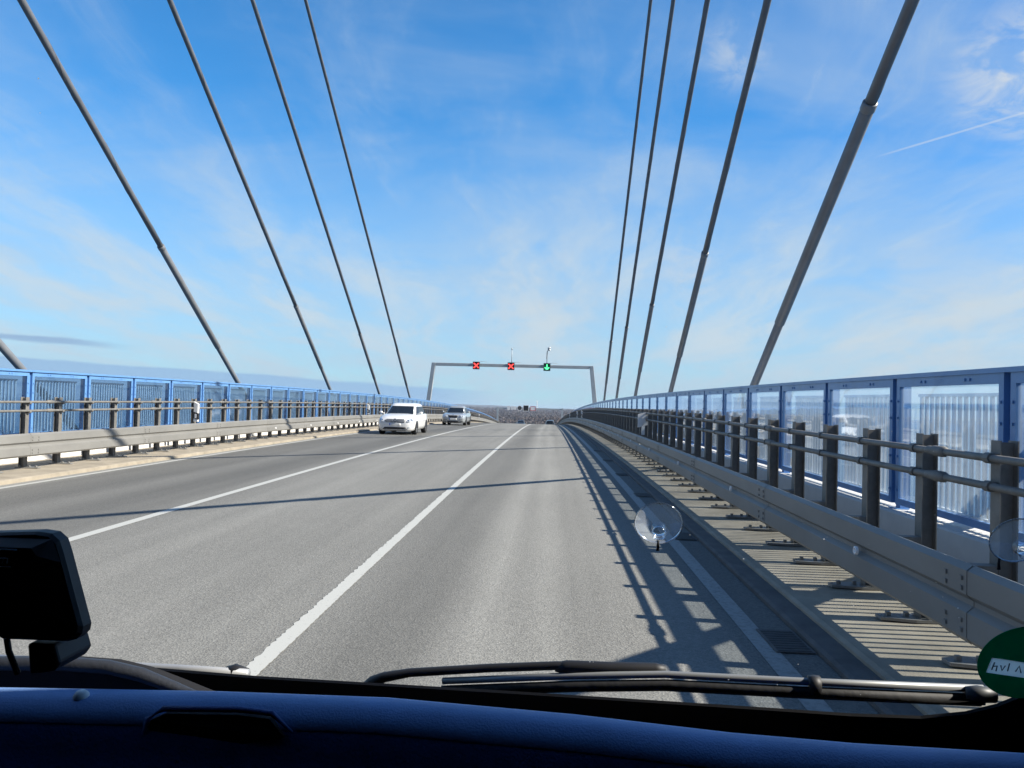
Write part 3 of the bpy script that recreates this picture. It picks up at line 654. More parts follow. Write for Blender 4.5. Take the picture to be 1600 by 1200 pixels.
def car(name, label, X, Y, k, pnt, heading=0.0, parts=True, group=None):
    """k: L, W, H, hood front/back heights, belt, glasshouse base y0..y1, roof y0..y1; the nose points to -Y"""
    t = thing(name, label, 'car', P(X, Y, 0), (rot_at(Y).x, 0, heading), group)
    L_, Wd, H = k['L'], k['W']/2, k['H']
    st = []                                            # stations: y, half width, bottom z, shoulder z, centre z
    for (y, w, zb, zs, zc) in k['st']:
        ring = [(0, y, zb), (w*.80, y, zb), (w*.95, y, zb + .06), (w, y, zb + .22), (w*1.0, y, (zs + zb)/2 + .05), (w*.985, y, zs-.10), (w*.93, y, zs-.015), (w*.80, y, zs + (zc-zs)*.45), (w*.45, y, zc-.004), (0, y, zc)]
        st.append(ring + [(-x, y_, z) for (x, y_, z) in ring[-2:0:-1]])
    mb = MB(); mb.smooth = True; mb.loft(st); body = mb.build('body', pnt, t)
    n = k.get('n', 5.0); g = k['gh']                   # glasshouse levels: z, y front, y rear, half width
    def ring(lv):
        z, ya, yb, w = lv; return [(w*superel(2*math.pi*i/40, n)[0], (ya + yb)/2 + (yb-ya)/2*superel(2*math.pi*i/40, n)[1], z) for i in range(40)]
    mb = MB(); mb.smooth = True; rs = [ring(l) for l in g]; mb.loft(rs); mb.build('roof', pnt, t)
    def lev(v):                                        # 0..1 along the first two glasshouse levels
        a, b = g[0], g[k.get('gl', 1)]; return [a[i] + (b[i]-a[i])*v for i in range(4)]
    def frontp(s_, v, rear=False, off=.006):
        z, ya, yb, w = lev(v); h = (yb-ya)/2; q = h*(1-abs(s_)**n)**(1/n); return (s_*w, (ya + yb)/2 + (q + off if rear else -q-off), z)
    def sidep(tt, v, sx, off=.006):
        z, ya, yb, w = lev(v); q = w*(1-abs(tt)**n)**(1/n); return (sx*(q + off), (ya + yb)/2 + tt*(yb-ya)/2, z)
    def patch(nm, fn, us, vs, m, par):
        mb = MB(); mb.smooth = True; mb.loft([[fn(u, v) for u in us] for v in vs], closed=False, caps=False); return mb.build(nm, m, par, recalc=False)
    us = [-.90 + 1.8*i/16 for i in range(17)]; vs = [.06 + .86*i/5 for i in range(6)]
    patch('windscreen', frontp, us, vs, m_glass_car, t)
    patch('rear_window', lambda u, v: frontp(u, v, True), us, [.2, .5, .88], m_glass_car, t)
    for sx in (-1, 1):
        for (a, b) in k['sw']: patch('side_window', lambda u, v: sidep(u, v, sx), [a + (b-a)*i/6 for i in range(7)], [.10, .4, .7, .90], m_side_glass, t)
    for wy in k['wy']:
        for sx in (-1, 1):
            r_ = k['wr']; cx = sx*(Wd-.115)
            tag_ = MB(); tag_.smooth = True; tag_.lathe([(r_*.62, -.11), (r_*.93, -.115), (r_, -.085), (r_, .085), (r_*.93, .115), (r_*.62, .11)], (0, 0, 0), (1, 0, 0), 28)
            wh = tag_.build('wheel', m_tyre, t, loc=(cx, wy, r_))
            q = MB(); q.lathe([(0, sx*.085), (r_*.2, sx*.095), (r_*.2, sx*.07)], (0, 0, 0), (1, 0, 0), 16)
            for j in range(7):
                w = 6.283*j/7; d = Vector((0, math.cos(w), math.sin(w))); e = Vector((0, -math.sin(w), math.cos(w)))*.03
                p = [Vector((sx*.08, 0, 0)) + d*r_*.12 - e, Vector((sx*.08, 0, 0)) + d*r_*.12 + e, Vector((sx*.08, 0, 0)) + d*r_*.6 + e*.8, Vector((sx*.08, 0, 0)) + d*r_*.6 - e*.8]
                q.add([tuple(v) for v in p] + [tuple(v - Vector((sx*.03, 0, 0))) for v in p], [(0, 1, 2, 3), (7, 6, 5, 4), (0, 4, 5, 1), (1, 5, 6, 2), (2, 6, 7, 3), (3, 7, 4, 0)])
            q.lathe([(r_*.56, sx*.10), (r_*.64, sx*.105), (r_*.64, sx*.06), (r_*.56, sx*.06)], (0, 0, 0), (1, 0, 0), 28)
            q.build('rim', m_rim, wh)
            q = MB(); q.prism([(wy + (r_ + .045)*math.cos(a), r_ + (r_ + .045)*math.sin(a)) for a in [math.pi*i/14 for i in range(15)]], 0, min(sx*(Wd-.22), sx*(Wd + .004)), max(sx*(Wd-.22), sx*(Wd + .004)))
            q.build('wheel_arch', m_black, t)
    for sx in (-1, 1):
        q = MB(); q.smooth = True; q.loft([[(sx*(Wd + .01 + a*f), k['my'] + y_, k['mz']-.055 + b*f + .055*(1-f)) for a, b in ((0, .01), (.13, 0), (.165, .03), (.16, .10), (.12, .125), (.01, .115))] for y_, f in ((-.06, .6), (-.03, .95), (.03, 1), (.06, .96))]); q.tube([(sx*(Wd-.10), k['my'] + .02, k['mz']-.05), (sx*(Wd + .04), k['my'], k['mz']-.03)], .03, 6); q.build('mirror', pnt, t)
    return t, body
from mathutils.bvhtree import BVHTree
def front_detail(t, body, kind):
    """fittings moulded onto the nose: outlines in (x, z), laid on the body surface"""
    bv = BVHTree.FromPolygons([tuple(p.co) for p in body.data.vertices], [tuple(f.vertices) for f in body.data.polygons])
    def hit(x, z, d=.006):
        h = bv.ray_cast(Vector((x, -3, z)), Vector((0, 1, 0)))
        y = h[0].y if h[0] is not None else .6
        return (x, max(-.05, y-d), z)
    def dens(pts, m=5):
        o = []
        for k in range(len(pts)):
            a, b = pts[k], pts[(k + 1) % len(pts)]
            o += [(a[0] + (b[0]-a[0])*q/m, a[1] + (b[1]-a[1])*q/m) for q in range(m)]
        return o
    def fit(nm, pts, m, d=.006, both=False, par=None, thick=True):
        out_ = []
        for sx in ((1, -1) if both else (1,)):
            q = dens([(sx*x, z) for x, z in pts]); n = len(q); cx, cz = sum(a for a, _ in q)/n, sum(b for _, b in q)/n
            mb = MB(); mb.smooth = True; rings = [[hit(cx + (a-cx)*f, cz + (b-cz)*f, d) for a, b in q] for f in (1, .75, .5, .25, .02)]
            rim_ = [(x, y + .03, z) for x, y, z in rings[0]]
            mb.loft([rim_] + rings, True, False); out_.append(mb.build(nm, m, par or t))
        return out_
    def lamp(pts, lenses):
        for k, h in enumerate(fit('headlight', pts, m_lamp, .008, True)):
            sx = 1 if k == 0 else -1
            for (lx, lz, r) in lenses:
                c = Vector(hit(sx*lx, lz, .016)); mb = MB(); mb.smooth = True; mb.lathe([(0, -.012), (r*.7, -.010), (r, 0), (r, .02)], c, (0, 1, 0), 14); mb.build('lens', m_chrome, h)
    def plate(z0, z1):
        p_ = fit('number_plate', [(-.27, z0), (.27, z0), (.27, z1), (-.27, z1)], m_plate, .022)[0]
        fit('plate_band', [(-.265, z0 + .005), (-.225, z0 + .005), (-.225, z1-.005), (-.265, z1-.005)], m_pblue, .026, par=p_)
    if kind == 'mpv':
        g_ = fit('grille', [(-.44, .60), (.44, .60), (.50, .70), (.40, .765), (-.40, .765), (-.50, .70)], m_dgrey, .010)[0]
        for z0 in (.635, .695):
            fit('grille_bar', [(-.46, z0), (-.10, z0), (-.10, z0 + .028), (-.475, z0 + .028)], m_lgrey, .022, True, g_)
        mb = MB(); mb.smooth = True; y = hit(0, .685)[1]-.03
        mb.tube([(.095*math.cos(a), y, .685 + .095*math.sin(a)) for a in [6.2832*i/24 for i in range(25)]], .013, 6, False)
        for a in (90, 210, 330): mb.tube([(0, y, .685), (.093*math.cos(rad(a)), y, .685 + .093*math.sin(rad(a)))], [.022, .008], 6)
        mb.build('emblem', m_chrome, t)
        fit('lower_grille', [(-.60, .265), (.60, .265), (.50, .375), (-.50, .375)], m_black)
        fit('bumper_lip', [(-.70, .205), (.70, .205), (.68, .235), (-.68, .235)], m_black)
        fit('fog_lamp', [(.60, .325), (.80, .35), (.81, .395), (.63, .385)], m_lamp, .008, True)
        plate(.45, .56)
        lamp([(.52, .615), (.66, .595), (.80, .635), (.855, .78), (.82, .845), (.70, .80), (.58, .745)], ((.62, .68, .05), (.75, .70, .055)))
    else:
        g_ = fit('grille', [(-.27, .565), (.27, .565), (.35, .725), (-.35, .725)], m_black, .010)[0]
        fit('grille_frame', [(-.36, .728), (.36, .728), (.33, .765), (-.33, .765)], m_lgrey, .018, par=g_)
        mb = MB(); mb.smooth = True; mb.lathe([(0, -.02), (.05, -.018), (.055, 0)], hit(0, .745, .02), (0, 1, 0), 14); mb.build('emblem', m_chrome, t)
        fit('lower_grille', [(-.40, .235), (.40, .235), (.42, .335), (-.42, .335)], m_black)
        fit('bumper_strip', [(.44, .40), (.80, .41), (.80, .44), (.44, .435)], m_dgrey, .010, True)
        fit('bumper_lip', [(-.70, .20), (.70, .20), (.68, .225), (-.68, .225)], m_black)
        fit('fog_lamp', [(.50, .255), (.74, .27), (.74, .335), (.50, .325)], m_dgrey, .010, True)
        plate(.405, .515)
        lamp([(.42, .585), (.66, .57), (.80, .615), (.83, .735), (.70, .765), (.46, .745)], ((.53, .665, .06), (.68, .665, .055)))
def nose_curve(c, w): return lambda x: c + .30*(x/w)**3 if x < w else c + .30
MPV = dict(L=4.36, W=1.80, H=1.56, n=5.0, wy=(.86, 3.56), wr=.325, my=1.35, mz=1.06, gl=1,
           st=[(.0, .48, .27, .60, .66), (.03, .66, .20, .66, .74), (.12, .78, .18, .70, .80), (.30, .855, .17, .77, .88), (.65, .893, .17, .88, .96), (1.05, .90, .18, .95, 1.03), (1.5, .90, .19, .98, 1.03), (2.4, .90, .19, 1.0, 1.03), (3.4, .90, .20, 1.02, 1.04), (4.0, .875, .22, 1.02, 1.04), (4.28, .80, .28, .96, 1.0), (4.36, .70, .36, .90, .92)],
           gh=[(.93, .92, 4.22, .835), (1.44, 1.86, 3.95, .66), (1.52, 2.02, 3.85, .60), (1.56, 2.35, 3.6, .46)], sw=((-.80, -.30), (-.26, .28), (.32, .74)))
MPV['nose'] = nose_curve(.0, .85)
SED = dict(L=4.80, W=1.77, H=1.47, n=5.0, wy=(.92, 3.72), wr=.32, my=1.55, mz=.98, gl=1,
           st=[(.0, .50, .24, .58, .62), (.03, .68, .19, .66, .74), (.12, .78, .18, .70, .79), (.32, .85, .17, .77, .84), (.75, .88, .17, .83, .89), (1.25, .885, .18, .88, .95), (1.8, .885, .19, .91, .95), (2.8, .885, .19, .93, .95), (3.8, .88, .20, .94, .96), (4.3, .86, .22, .93, .96), (4.7, .80, .26, .88, .92), (4.80, .70, .34, .80, .84)],
           gh=[(.86, 1.18, 4.25, .80), (1.35, 2.05, 3.55, .60), (1.43, 2.20, 3.42, .54), (1.47, 2.45, 3.2, .42)], sw=((-.72, -.14), (-.10, .42), (.46, .72)))
SED['nose'] = nose_curve(.0, .84)
t1, b1 = car('car', 'white compact hatchback approaching in the oncoming lane, nearest car', -6.93, 34.4, MPV, paint('white_car_paint', (.80, .80, .78))); front_detail(t1, b1, 'mpv'); t1.scale = (.955, .97, .93)
t2, b2 = car('car', 'silver sedan following the white hatchback in the oncoming lane', -6.98, 56.2, SED, paint('silver_car_paint', (.36, .385, .40), .25)); front_detail(t2, b2, 'sedan')
m_darkp = paint('dark_car_paint', (.015, .017, .02))
t3, _ = car('car', 'dark car ahead in the right lane, half hidden by the crest', .9, 147.0, MPV, m_darkp, math.pi); t4, _ = car('car', 'dark car roof showing over the crest in the middle lane', -4.9, 152.0, SED, m_darkp, 0.0)

# ------------------------------------------------------------------ our van: windscreen, wipers, dashboard (seen from the passenger seat)
H0 = 1.65
van = thing('van', 'dark van interior we look out of, with windscreen, wipers and dashboard', 'van', P(0, 0, 0), (SLOPE0, 0, 0))
VM = Matrix.Translation(P(0, 0, 0)) @ Matrix.Rotation(SLOPE0, 4, 'X')
def v(x, y, z): return Vector((x, y, z + H0))
m_dash = mat('navy_dash_plastic', (.03, .08, .27), .5, var=.2, vscale=12, bump=.22, bscale=520)
m_dash_top = mat('dark_dash_top', (.006, .006, .008), .9)
m_cabin = mat('dark_cabin_lining', (.03, .03, .033), .9)
m_frit = mat('black_frit', (.003, .003, .0035), .55, spec=.2)
m_body = mat('van_paint', (.25, .26, .28), .35, coat=.6)
m_clear = clear_material('clear_windscreen', (.985, .99, .985))
BASE = [(-1.25, .982, -.349), (-0.7771, 0.9301, -0.3414), (-0.668, 0.9175, -0.339), (-0.512, 0.8994, -0.3355), (-0.3329, 0.8799, -0.3345), (-0.0341, 0.8443, -0.3255), (0.2328, 0.8131, -0.3191), (0.3137, 0.8038, -0.3176), (0.3794, 0.7952, -0.3136), (0.4186, 0.7869, -0.304), (0.4448, 0.7791, -0.2921), (0.4641, 0.7712, -0.2782), (0.4808, 0.7601, -0.2563), (0.4877, 0.7442, -0.2205), (0.4900, 0.7147, -0.1487), (0.488, 0.60, .13), (0.485, 0.45, .48)]
KG = 2.36
GU = Vector((0, -1/math.hypot(1, KG), KG/math.hypot(1, KG)))         # up along the glass
GN = Vector((.1065*KG, KG, 1.0)).normalized()                                # outward normal of the glass
def film(name, col):
    m = bpy.data.materials.new(name); m.use_nodes = True; nt = m.node_tree; nd = nt.nodes; b = nd['Principled BSDF']; b.inputs['Base Color'].default_value = (*col, 1); b.inputs['Roughness'].default_value = .5
    tl = nd.new('ShaderNodeBsdfTranslucent'); tl.inputs[0].default_value = (*col, 1); mx = nd.new('ShaderNodeMixShader'); mx.inputs[0].default_value = .7
    nt.links.new(b.outputs[0], mx.inputs[1]); nt.links.new(tl.outputs[0], mx.inputs[2]); nt.links.new(mx.outputs[0], nd['Material Output'].inputs[0]); return m
UXv = GU.cross(GN).normalized()
# black ceramic band: inner edge follows BASE, outer edge runs down into the dash and out to the pillar
def gl(x, y): return Vector((x, y, -.33 + KG*(.847-.1065*(x + .042)-y)))
def gz(x, z): return Vector((x, .847-.1065*(x + .042)-(z + .33)/KG, z))      # point of the glass plane at height z
outer = []
for i, (x, y, z) in enumerate(BASE):
    outer.append(gz(x + (0 if i < 7 else .29*min(1, (i-7)/4)), -.47 if i < 10 else -.47 + (z + .47)*min(1, (i-10)/5)))
mb = MB(); n = len(BASE); inn = [Vector(b) for b in BASE]
vs = [tuple(v(*p)) for p in inn] + [tuple(v(*p)) for p in outer] + [tuple(v(*(p + GN*.004))) for p in inn] + [tuple(v(*(p + GN*.004))) for p in outer]
fs = []
for i in range(n-1):
    fs += [(i, i + 1, n + i + 1, n + i), (2*n + i, 3*n + i, 3*n + i + 1, 2*n + i + 1), (i, 2*n + i, 2*n + i + 1, i + 1), (n + i, n + i + 1, 3*n + i + 1, 3*n + i)]
mb.add(vs, fs); mb.build('windscreen_band', m_frit, van)
mb = MB(); c4 = [gz(-1.2, -.40), gz(.76, -.40), gz(.74, .68), gz(-1.18, .68)]
c4 = [c + GN*.005 for c in c4]
mb.add([tuple(v(*c)) for c in c4] + [tuple(v(*(c + GN*.005))) for c in c4], [(0, 1, 2, 3), (7, 6, 5, 4), (0, 4, 5, 1), (1, 5, 6, 2), (2, 6, 7, 3), (3, 7, 4, 0)]); mb.build('windscreen', m_clear, van)
# cabin shell: roof, floor, rear wall, bonnet, wheels; unseen sides made windowless to darken it
mb = MB()
mb.box(-1.25, .82, -3.2, .50, H0 + .68, H0 + .72)
for x0, x1 in ((.78, .82), (-1.25, -1.21)):
    mb.prism([(-3.2, .35), (1.35, .35), (1.35, H0-.60), (.98, H0-.36), (.88, H0-.36), (.50, H0 + .68), (-3.2, H0 + .68)], 0, x0, x1)
mb.box(-1.21, .78, -3.2, -3.16, .35, H0 + .68); mb.box(-1.21, .78, -3.16, 1.3, .33, .37)
mb.build('body_shell', m_cabin, van)
mb = MB(); mb.prism([(.97, H0-.44), (1.40, H0-.70), (1.50, H0-.85), (1.50, .30), (1.37, .30), (1.37, H0-.85)], 0, -1.2, .75); mb.build('bonnet', m_body, van, bevel=.03)
for wx in (-1.12, .67):
    for wy in (1.0, -2.4):
        mb = MB(); mb.smooth = True; mb.lathe([(.0, -.10), (.30, -.11), (.34, -.08), (.34, .08), (.30, .11), (0, .10)], (0, 0, 0), (1, 0, 0), 28); wh = mb.build('wheel', m_tyre, van, loc=(wx, wy, .34))
# dashboard: rounded ridge across the car, profile swept along it
RIDGE = [(-1.2, .62, -.268), (-.85, .62, -.264), (-.533, .62, -.2605), (-.45, .62, -.258), (-.271, .62, -.2535), (-.129, .62, -.2525), (.027, .62, -.2595), (.153, .62, -.2685), (.252, .62, -.2725), (.374, .62, -.274), (.446, .62, -.275), (.75, .62, -.285)]
prof = [(.15, -.115), (.08, -.05), (.03, -.012), (.012, -.003), (0, 0), (-.010, -.002), (-.019, -.0075), (-.025, -.016), (-.030, -.030), (-.036, -.046), (-.044, -.054), (-.050, -.060), (-.056, -.075), (-.064, -.12), (-.09, -.22), (-.12, -.40), (.15, -.40)]
mb = MB(); mb.smooth = True
mb.loft([[tuple(v(x, y + a, z + b)) for a, b in prof] for x, y, z in RIDGE]); mb.build('dashboard', m_dash, van)
mb = MB(); mb.smooth = True
mb.loft([[tuple(v(x, y, z)) for y, z in ((.96, -.47), (.96, -.385), (.70, -.36), (.70, -.47))] for x in (-1.2, -.6, 0, .6, .75)]); mb.build('dash_top', m_dash_top, van)
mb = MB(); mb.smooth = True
mb.loft([[tuple(v(x, y + a, z + b)) for a, b in ((.018, -.001), (.010, .0015), (0, .0022), (-.010, .0006), (-.018, -.0048), (-.0235, -.0125), (-.0225, -.016), (-.01, -.005), (.01, -.004))] for x, y, z in RIDGE]); mb.build('dash_sky_band', mat('painted_sky_sheen', (.20, .35, .66), .62, bump=.12, bscale=500, var=.15, vscale=14), van)  # sky light along the ridge, painted as a pale blue strip
mb = MB(); mb.smooth = True                        # moulded crease along the face, and a panel joint at the right
mb.tube([v(x, y, z) for x, y, z in ((-.20, .5745, -.3075), (-.12, .5755, -.3045), (.0, .5755, -.309), (.13, .5755, -.3195), (.26, .5755, -.3255), (.40, .5755, -.328), (.6, .5755, -.335))], .0026, 8); mb.build('dash_crease', m_dash, van)
mb = MB(); mb.tube([v(.2665, .599, -.2795), v(.268, .5925, -.290), v(.271, .588, -.306), v(.277, .580, -.325)], .0011, 6); mb.build('dash_joint', m_dash_top, van)
# tray on the ridge face: near-black plate in place of a recess
mb = MB(); mb.smooth = True
tr = [(-.318, .5925, -.296), (-.312, .5965, -.262), (-.300, .5985, -.2545), (-.240, .5985, -.2525), (-.212, .5965, -.2535), (-.194, .593, -.266)]
mb.tube([v(x, y, z) for x, y, z in tr], [.0012, .0022, .0025, .0025, .0022, .001], 8); lip = mb.build('tray_lip', m_dash, van)
mb = MB(); mb.add([tuple(v(x, y + .0, z)) for x, y, z in ((-.312, .5935, -.292), (-.309, .5955, -.263), (-.298, .5975, -.258), (-.240, .5975, -.2565), (-.214, .5955, -.2575), (-.200, .592, -.270))] + [tuple(v(x, y + .01, z)) for x, y, z in ((-.312, .5935, -.292), (-.309, .5955, -.263), (-.298, .5975, -.258), (-.240, .5975, -.2565), (-.214, .5955, -.2575), (-.200, .592, -.270))],
       [tuple(range(6)), tuple(range(6, 12))[::-1]] + [(i, (i + 1) % 6, 6 + (i + 1) % 6, 6 + i) for i in range(6)]); mb.build('tray', m_dash_top, van)
# instrument cowl at the left: arched lip, black panel below painted as its shaded hollow
HOOD = [(-.95, .66, -.268), (-.80, .66, -.262), (-.66, .66, -.256), (-.569, .66, -.2525), (-.48, .66, -.2475), (-.422, .66, -.2452), (-.382, .66, -.2465), (-.352, .66, -.252), (-.323, .66, -.2615), (-.289, .655, -.2705), (-.26, .64, -.279)]
mb = MB(); mb.smooth = True
mb.tube([v(*p) for p in HOOD], [.005, .006, .006, .006, .006, .006, .006, .006, .005, .004, .003], 10)
mb.build('instrument_cowl', mat('grey_cowl', (.028, .032, .042), .5, bump=.1, bscale=300), van)
mb = MB(); k = len(HOOD); a = [(x, y + .004, z) for x, y, z in HOOD]; b = [(x, y + .004, -.36) for x, y, z in HOOD]; c = [(x, y + .02, z) for x, y, z in HOOD]; d = [(x, y + .02, -.36) for x, y, z in HOOD]
mb.loft([[tuple(v(*a[i])), tuple(v(*b[i])), tuple(v(*d[i])), tuple(v(*c[i]))] for i in range(k)]); mb.build('cowl_shade_panel', m_dash_top, van)
mb = MB(); mb.smooth = True; mb.lathe([(0, .0075), (.004, .007), (.0062, .004), (.0068, -.002), (.006, -.006)], v(-.378, .616, -.2575), (0, -.3, 1), 14); mb.build('painted_glint', m_whitepl, van)  # white bead put in for a bright glint on the dash
r_ = random.Random(21); mb = MB()
for k in range(46):
    x, z = r_.uniform(-.02, .40), r_.uniform(-.30, -.02)
    if k % 4 == 0: x, z = r_.uniform(-.6, .5), r_.uniform(-.25, .4)
    c = gz(x, z) + GN*.004; ra = r_.choice((.0003, .0004, .0005, .0008))
    mb.add([tuple(v(*(c + (UXv*math.cos(w) + GU*math.sin(w))*ra*r_.uniform(.6, 1.3)))) for w in [6.2832*q/7 for q in range(7)]], [tuple(range(7))])
sp_ = mb.build('dirt_specks', film('dried_dirt', (.62, .60, .55)), van, recalc=False); sp_['kind'] = 'stuff'
# wipers
def off(p, d): return Vector(p) + GN*d
wt = [(-0.222, 0.92, -0.3674), (-0.2003, 0.9076, -0.3435), (-0.188, 0.9028, -0.3352), (-0.1564, 0.8955, -0.326), (-0.0655, 0.8796, -0.3114), (0.0144, 0.8666, -0.3006), (0.0779, 0.8587, -0.2981), (0.1315, 0.8516, -0.2947)]
mb = MB(); mb.smooth = True; mb.tube([v(*p) for p in wt], [.010, .0085, .006, .005, .0048, .0048, .006, .0045], 10); arm = mb.build('wiper_arm', m_black, van)
mb = MB(); mb.smooth = True; mb.tube([v(*p) for p in ((0.013, 0.8675, -0.3028), (0.0251, 0.8657, -0.3017), (0.0779, 0.8591, -0.2993), (0.1226, 0.8529, -0.2955), (0.1329, 0.8517, -0.2954))], [.005, .0078, .0078, .007, .005], 12); mb.build('arm_clip', m_black, arm)
wb = [(-0.1161, 0.8773, -0.3316), (0.0356, 0.852, -0.3101), (0.1308, 0.8373, -0.2993), (0.28, 0.8193, -0.2943), (0.4433, 0.7986, -0.2866)]
mb = MB(); mb.smooth = True; mb.tube([v(*off(p, .006)) for p in wb], .0040, 8); bl = mb.build('wiper_blade', mat('worn_blade_metal', (.30, .31, .31), .4, metal=.3), van)
mb = MB(); mb.smooth = True; mb.tube([v(*(Vector(p) - GU*.0085)) for p in wb], .0058, 8); mb.build('blade_rubber', m_rubber, bl)
mb = MB(); mb.tube([v(*(off(p, .002) - GU*.0165)) for p in wb], .0022, 6); mb.build('blade_spring', m_dgrey, bl)
mb = MB(); mb.smooth = True; mb.tube([v(*p) for p in ((0.2775, 0.8246, -0.295), (0.2826, 0.8238, -0.2945), (0.2884, 0.8233, -0.2947))], .0098, 10); mb.tube([v(*p) for p in ((0.2849, 0.8315, -0.3025), (0.283, 0.8335, -0.3067))], .0038, 8); mb.build('blade_clip', m_black, bl)
mb = MB(); mb.smooth = True; mb.tube([v(*p) for p in ((0.4254, 0.8032, -0.2885), (0.4374, 0.802, -0.2889), (0.4534, 0.8003, -0.2888))], [.0065, .0085, .0075], 10); mb.build('blade_cap', m_dgrey, bl)
lb = [(-0.7447, 0.9527, -0.3517), (-0.6338, 0.9391, -0.3473), (-0.5276, 0.9268, -0.345), (-0.4417, 0.9162, -0.3416), (-0.3521, 0.9057, -0.3394)]
mb = MB(); mb.smooth = True; mb.tube([v(*p) for p in lb], .006, 8); bl2 = mb.build('wiper_blade', m_lgrey, van)
mb = MB(); mb.smooth = True; mb.tube([v(*p) for p in ((-0.3816, 0.9126, -0.340), (-0.3709, 0.9114, -0.3399), (-0.3546, 0.9101, -0.3411))], [.006, .0095, .0065], 10); mb.build('blade_cap', m_black, bl2)
mb = MB(); mb.smooth = True; mb.tube([v(-.5327, .9307, -.345), v(-.524, .9298, -.345)], .008, 8); mb.build('blade_clip', m_black, bl2)

# ------------------------------------------------------------------ things in the cabin
def vthing(name, label, cat, p, group=None):
    return thing(name, label, cat, VM @ v(*p), (SLOPE0, 0, 0), group)
def clear_plastic():
    m = bpy.data.materials.new('clear_plastic'); m.use_nodes = True; nt = m.node_tree; nd = nt.nodes; L = nt.links
    for n in list(nd): nd.remove(n)
    out = nd.new('ShaderNodeOutputMaterial'); tr = nd.new('ShaderNodeBsdfTransparent'); tr.inputs[0].default_value = (.88, .91, .93, 1)
    g = nd.new('ShaderNodeBsdfGlossy'); g.inputs['Roughness'].default_value = .12; g.inputs[0].default_value = (.9, .95, 1, 1)
    df = nd.new('ShaderNodeBsdfTranslucent'); df.inputs[0].default_value = (.7, .75, .8, 1)
    fr = nd.new('ShaderNodeLayerWeight'); fr.inputs[0].default_value = .45
    m1 = nd.new('ShaderNodeMixShader'); m1.inputs[0].default_value = .24; L.new(tr.outputs[0], m1.inputs[1]); L.new(df.outputs[0], m1.inputs[2])
    m2 = nd.new('ShaderNodeMixShader'); L.new(fr.outputs['Fresnel'], m2.inputs[0]); L.new(m1.outputs[0], m2.inputs[1]); L.new(g.outputs[0], m2.inputs[2]); L.new(m2.outputs[0], out.inputs[0]); return m
m_clearpl = clear_plastic()
UXg = GU.cross(GN).normalized(); m_cuprim = m_clearpl
def cup(p, label, hook):
    t = vthing('suction_cup', label, 'suction cup', p, 'suction cups on the windscreen')
    mb = MB(); mb.smooth = True; ax = -GN
    mb.lathe([(.0217, .001), (.0224, .0022), (.0222, .0036), (.0212, .0040), (.0150, .0064), (.010, .0095), (.0078, .012)], (0, 0, 0), ax, 36); mb.build('cup', m_clearpl, t)
    mb = MB(); mb.smooth = True; mb.lathe([(.0072, .0105), (.0060, .013), (.0055, .018), (.0066, .0185), (.0066, .022), (.004, .0235), (0, .0238)], (0, 0, 0), ax, 20); mb.build('stem', m_clearpl, t)
    mb = MB(); mb.smooth = True; ua, ub = UXg*.0222, GU*.0222; mb.tube([ax*.0026 + ua*math.cos(w) + ub*math.sin(w) for w in [6.2832*k/40 for k in range(41)]], .0007, 6, False); mb.build('rim', m_cuprim, t)
    mb = MB(); mb.smooth = True
    c = Vector((hook, 0, 0)) - GU*.0175; mb.tube([c + ax*.005, c - GU*.005 + ax*.006, c - GU*.0095 + ax*.009], [.0011, .0013, .0016], 8); mb.build('pull_tab', m_black, t); return t
cup((.1056, .7385, -.1161), 'clear suction cup on the windscreen in front of the kerb shadow', .001)
cup((.4155, .7055, -.116), 'clear suction cup on the windscreen at the right picture edge', -.012)
# round green sticker with a white label on the inside of the glass
st = vthing('windscreen_sticker', 'round green sticker with a white label stuck low on the windscreen', 'sticker', (.4565, .7562, -.2408))
UX = Vector((1, -.1, 0)).normalized(); UX = (UX - GN*UX.dot(GN)).normalized(); UY = -UX.cross(GN).normalized()
if UY.z < 0: UY = -UY
def gp(a, b, d=0.0): return tuple(UX*a + UY*b - GN*d)
def disc(mb, r, d0, d1, n=40): 
    mb.add([gp(r*math.cos(6.2832*i/n), r*math.sin(6.2832*i/n), d0) for i in range(n)] + [gp(r*math.cos(6.2832*i/n), r*math.sin(6.2832*i/n), d1) for i in range(n)], [tuple(range(n)), tuple(range(n, 2*n))[::-1]] + [(i, (i + 1) % n, n + (i + 1) % n, n + i) for i in range(n)])
LQ = [(-.033, -.014), (.034, -.020), (.035, -.003), (-.031, .004)]          # window in the disc for the label
def on_quad(a):
    dx, dy = math.cos(a), math.sin(a); best = 1e9; c = (.001, -.008)
    for k in range(4):
        (x0, y0), (x1, y1) = LQ[k], LQ[(k + 1) % 4]; ex, ey = x1-x0, y1-y0; den = dx*ey-dy*ex
        if abs(den) < 1e-9: continue
        t_ = ((x0-c[0])*ey-(y0-c[1])*ex)/den; u_ = ((x0-c[0])*dy-(y0-c[1])*dx)/den
        if t_ > 0 and -1e-6 <= u_ <= 1 + 1e-6: best = min(best, t_)
    return (c[0] + dx*best, c[1] + dy*best)
mb = MB(); an = [6.2832*i/72 for i in range(72)]
rin = [on_quad(a) for a in an]; rout = []
for a in an:
    c = (.001, -.008); b_ = c[0]*math.cos(a) + c[1]*math.sin(a); t_ = -b_ + math.sqrt(b_*b_-(c[0]**2 + c[1]**2-.0425**2)); rout.append((c[0] + t_*math.cos(a), c[1] + t_*math.sin(a)))
mb.loft([[gp(*q, .0005) for q in rin], [gp(*q, .0005) for q in rout], [gp(*q, .0012) for q in rout], [gp(*q, .0012) for q in rin], [gp(*q, .0005) for q in rin]], True, False); mb.build('disc', film('sticker_green', (.012, .30, .16)), st)
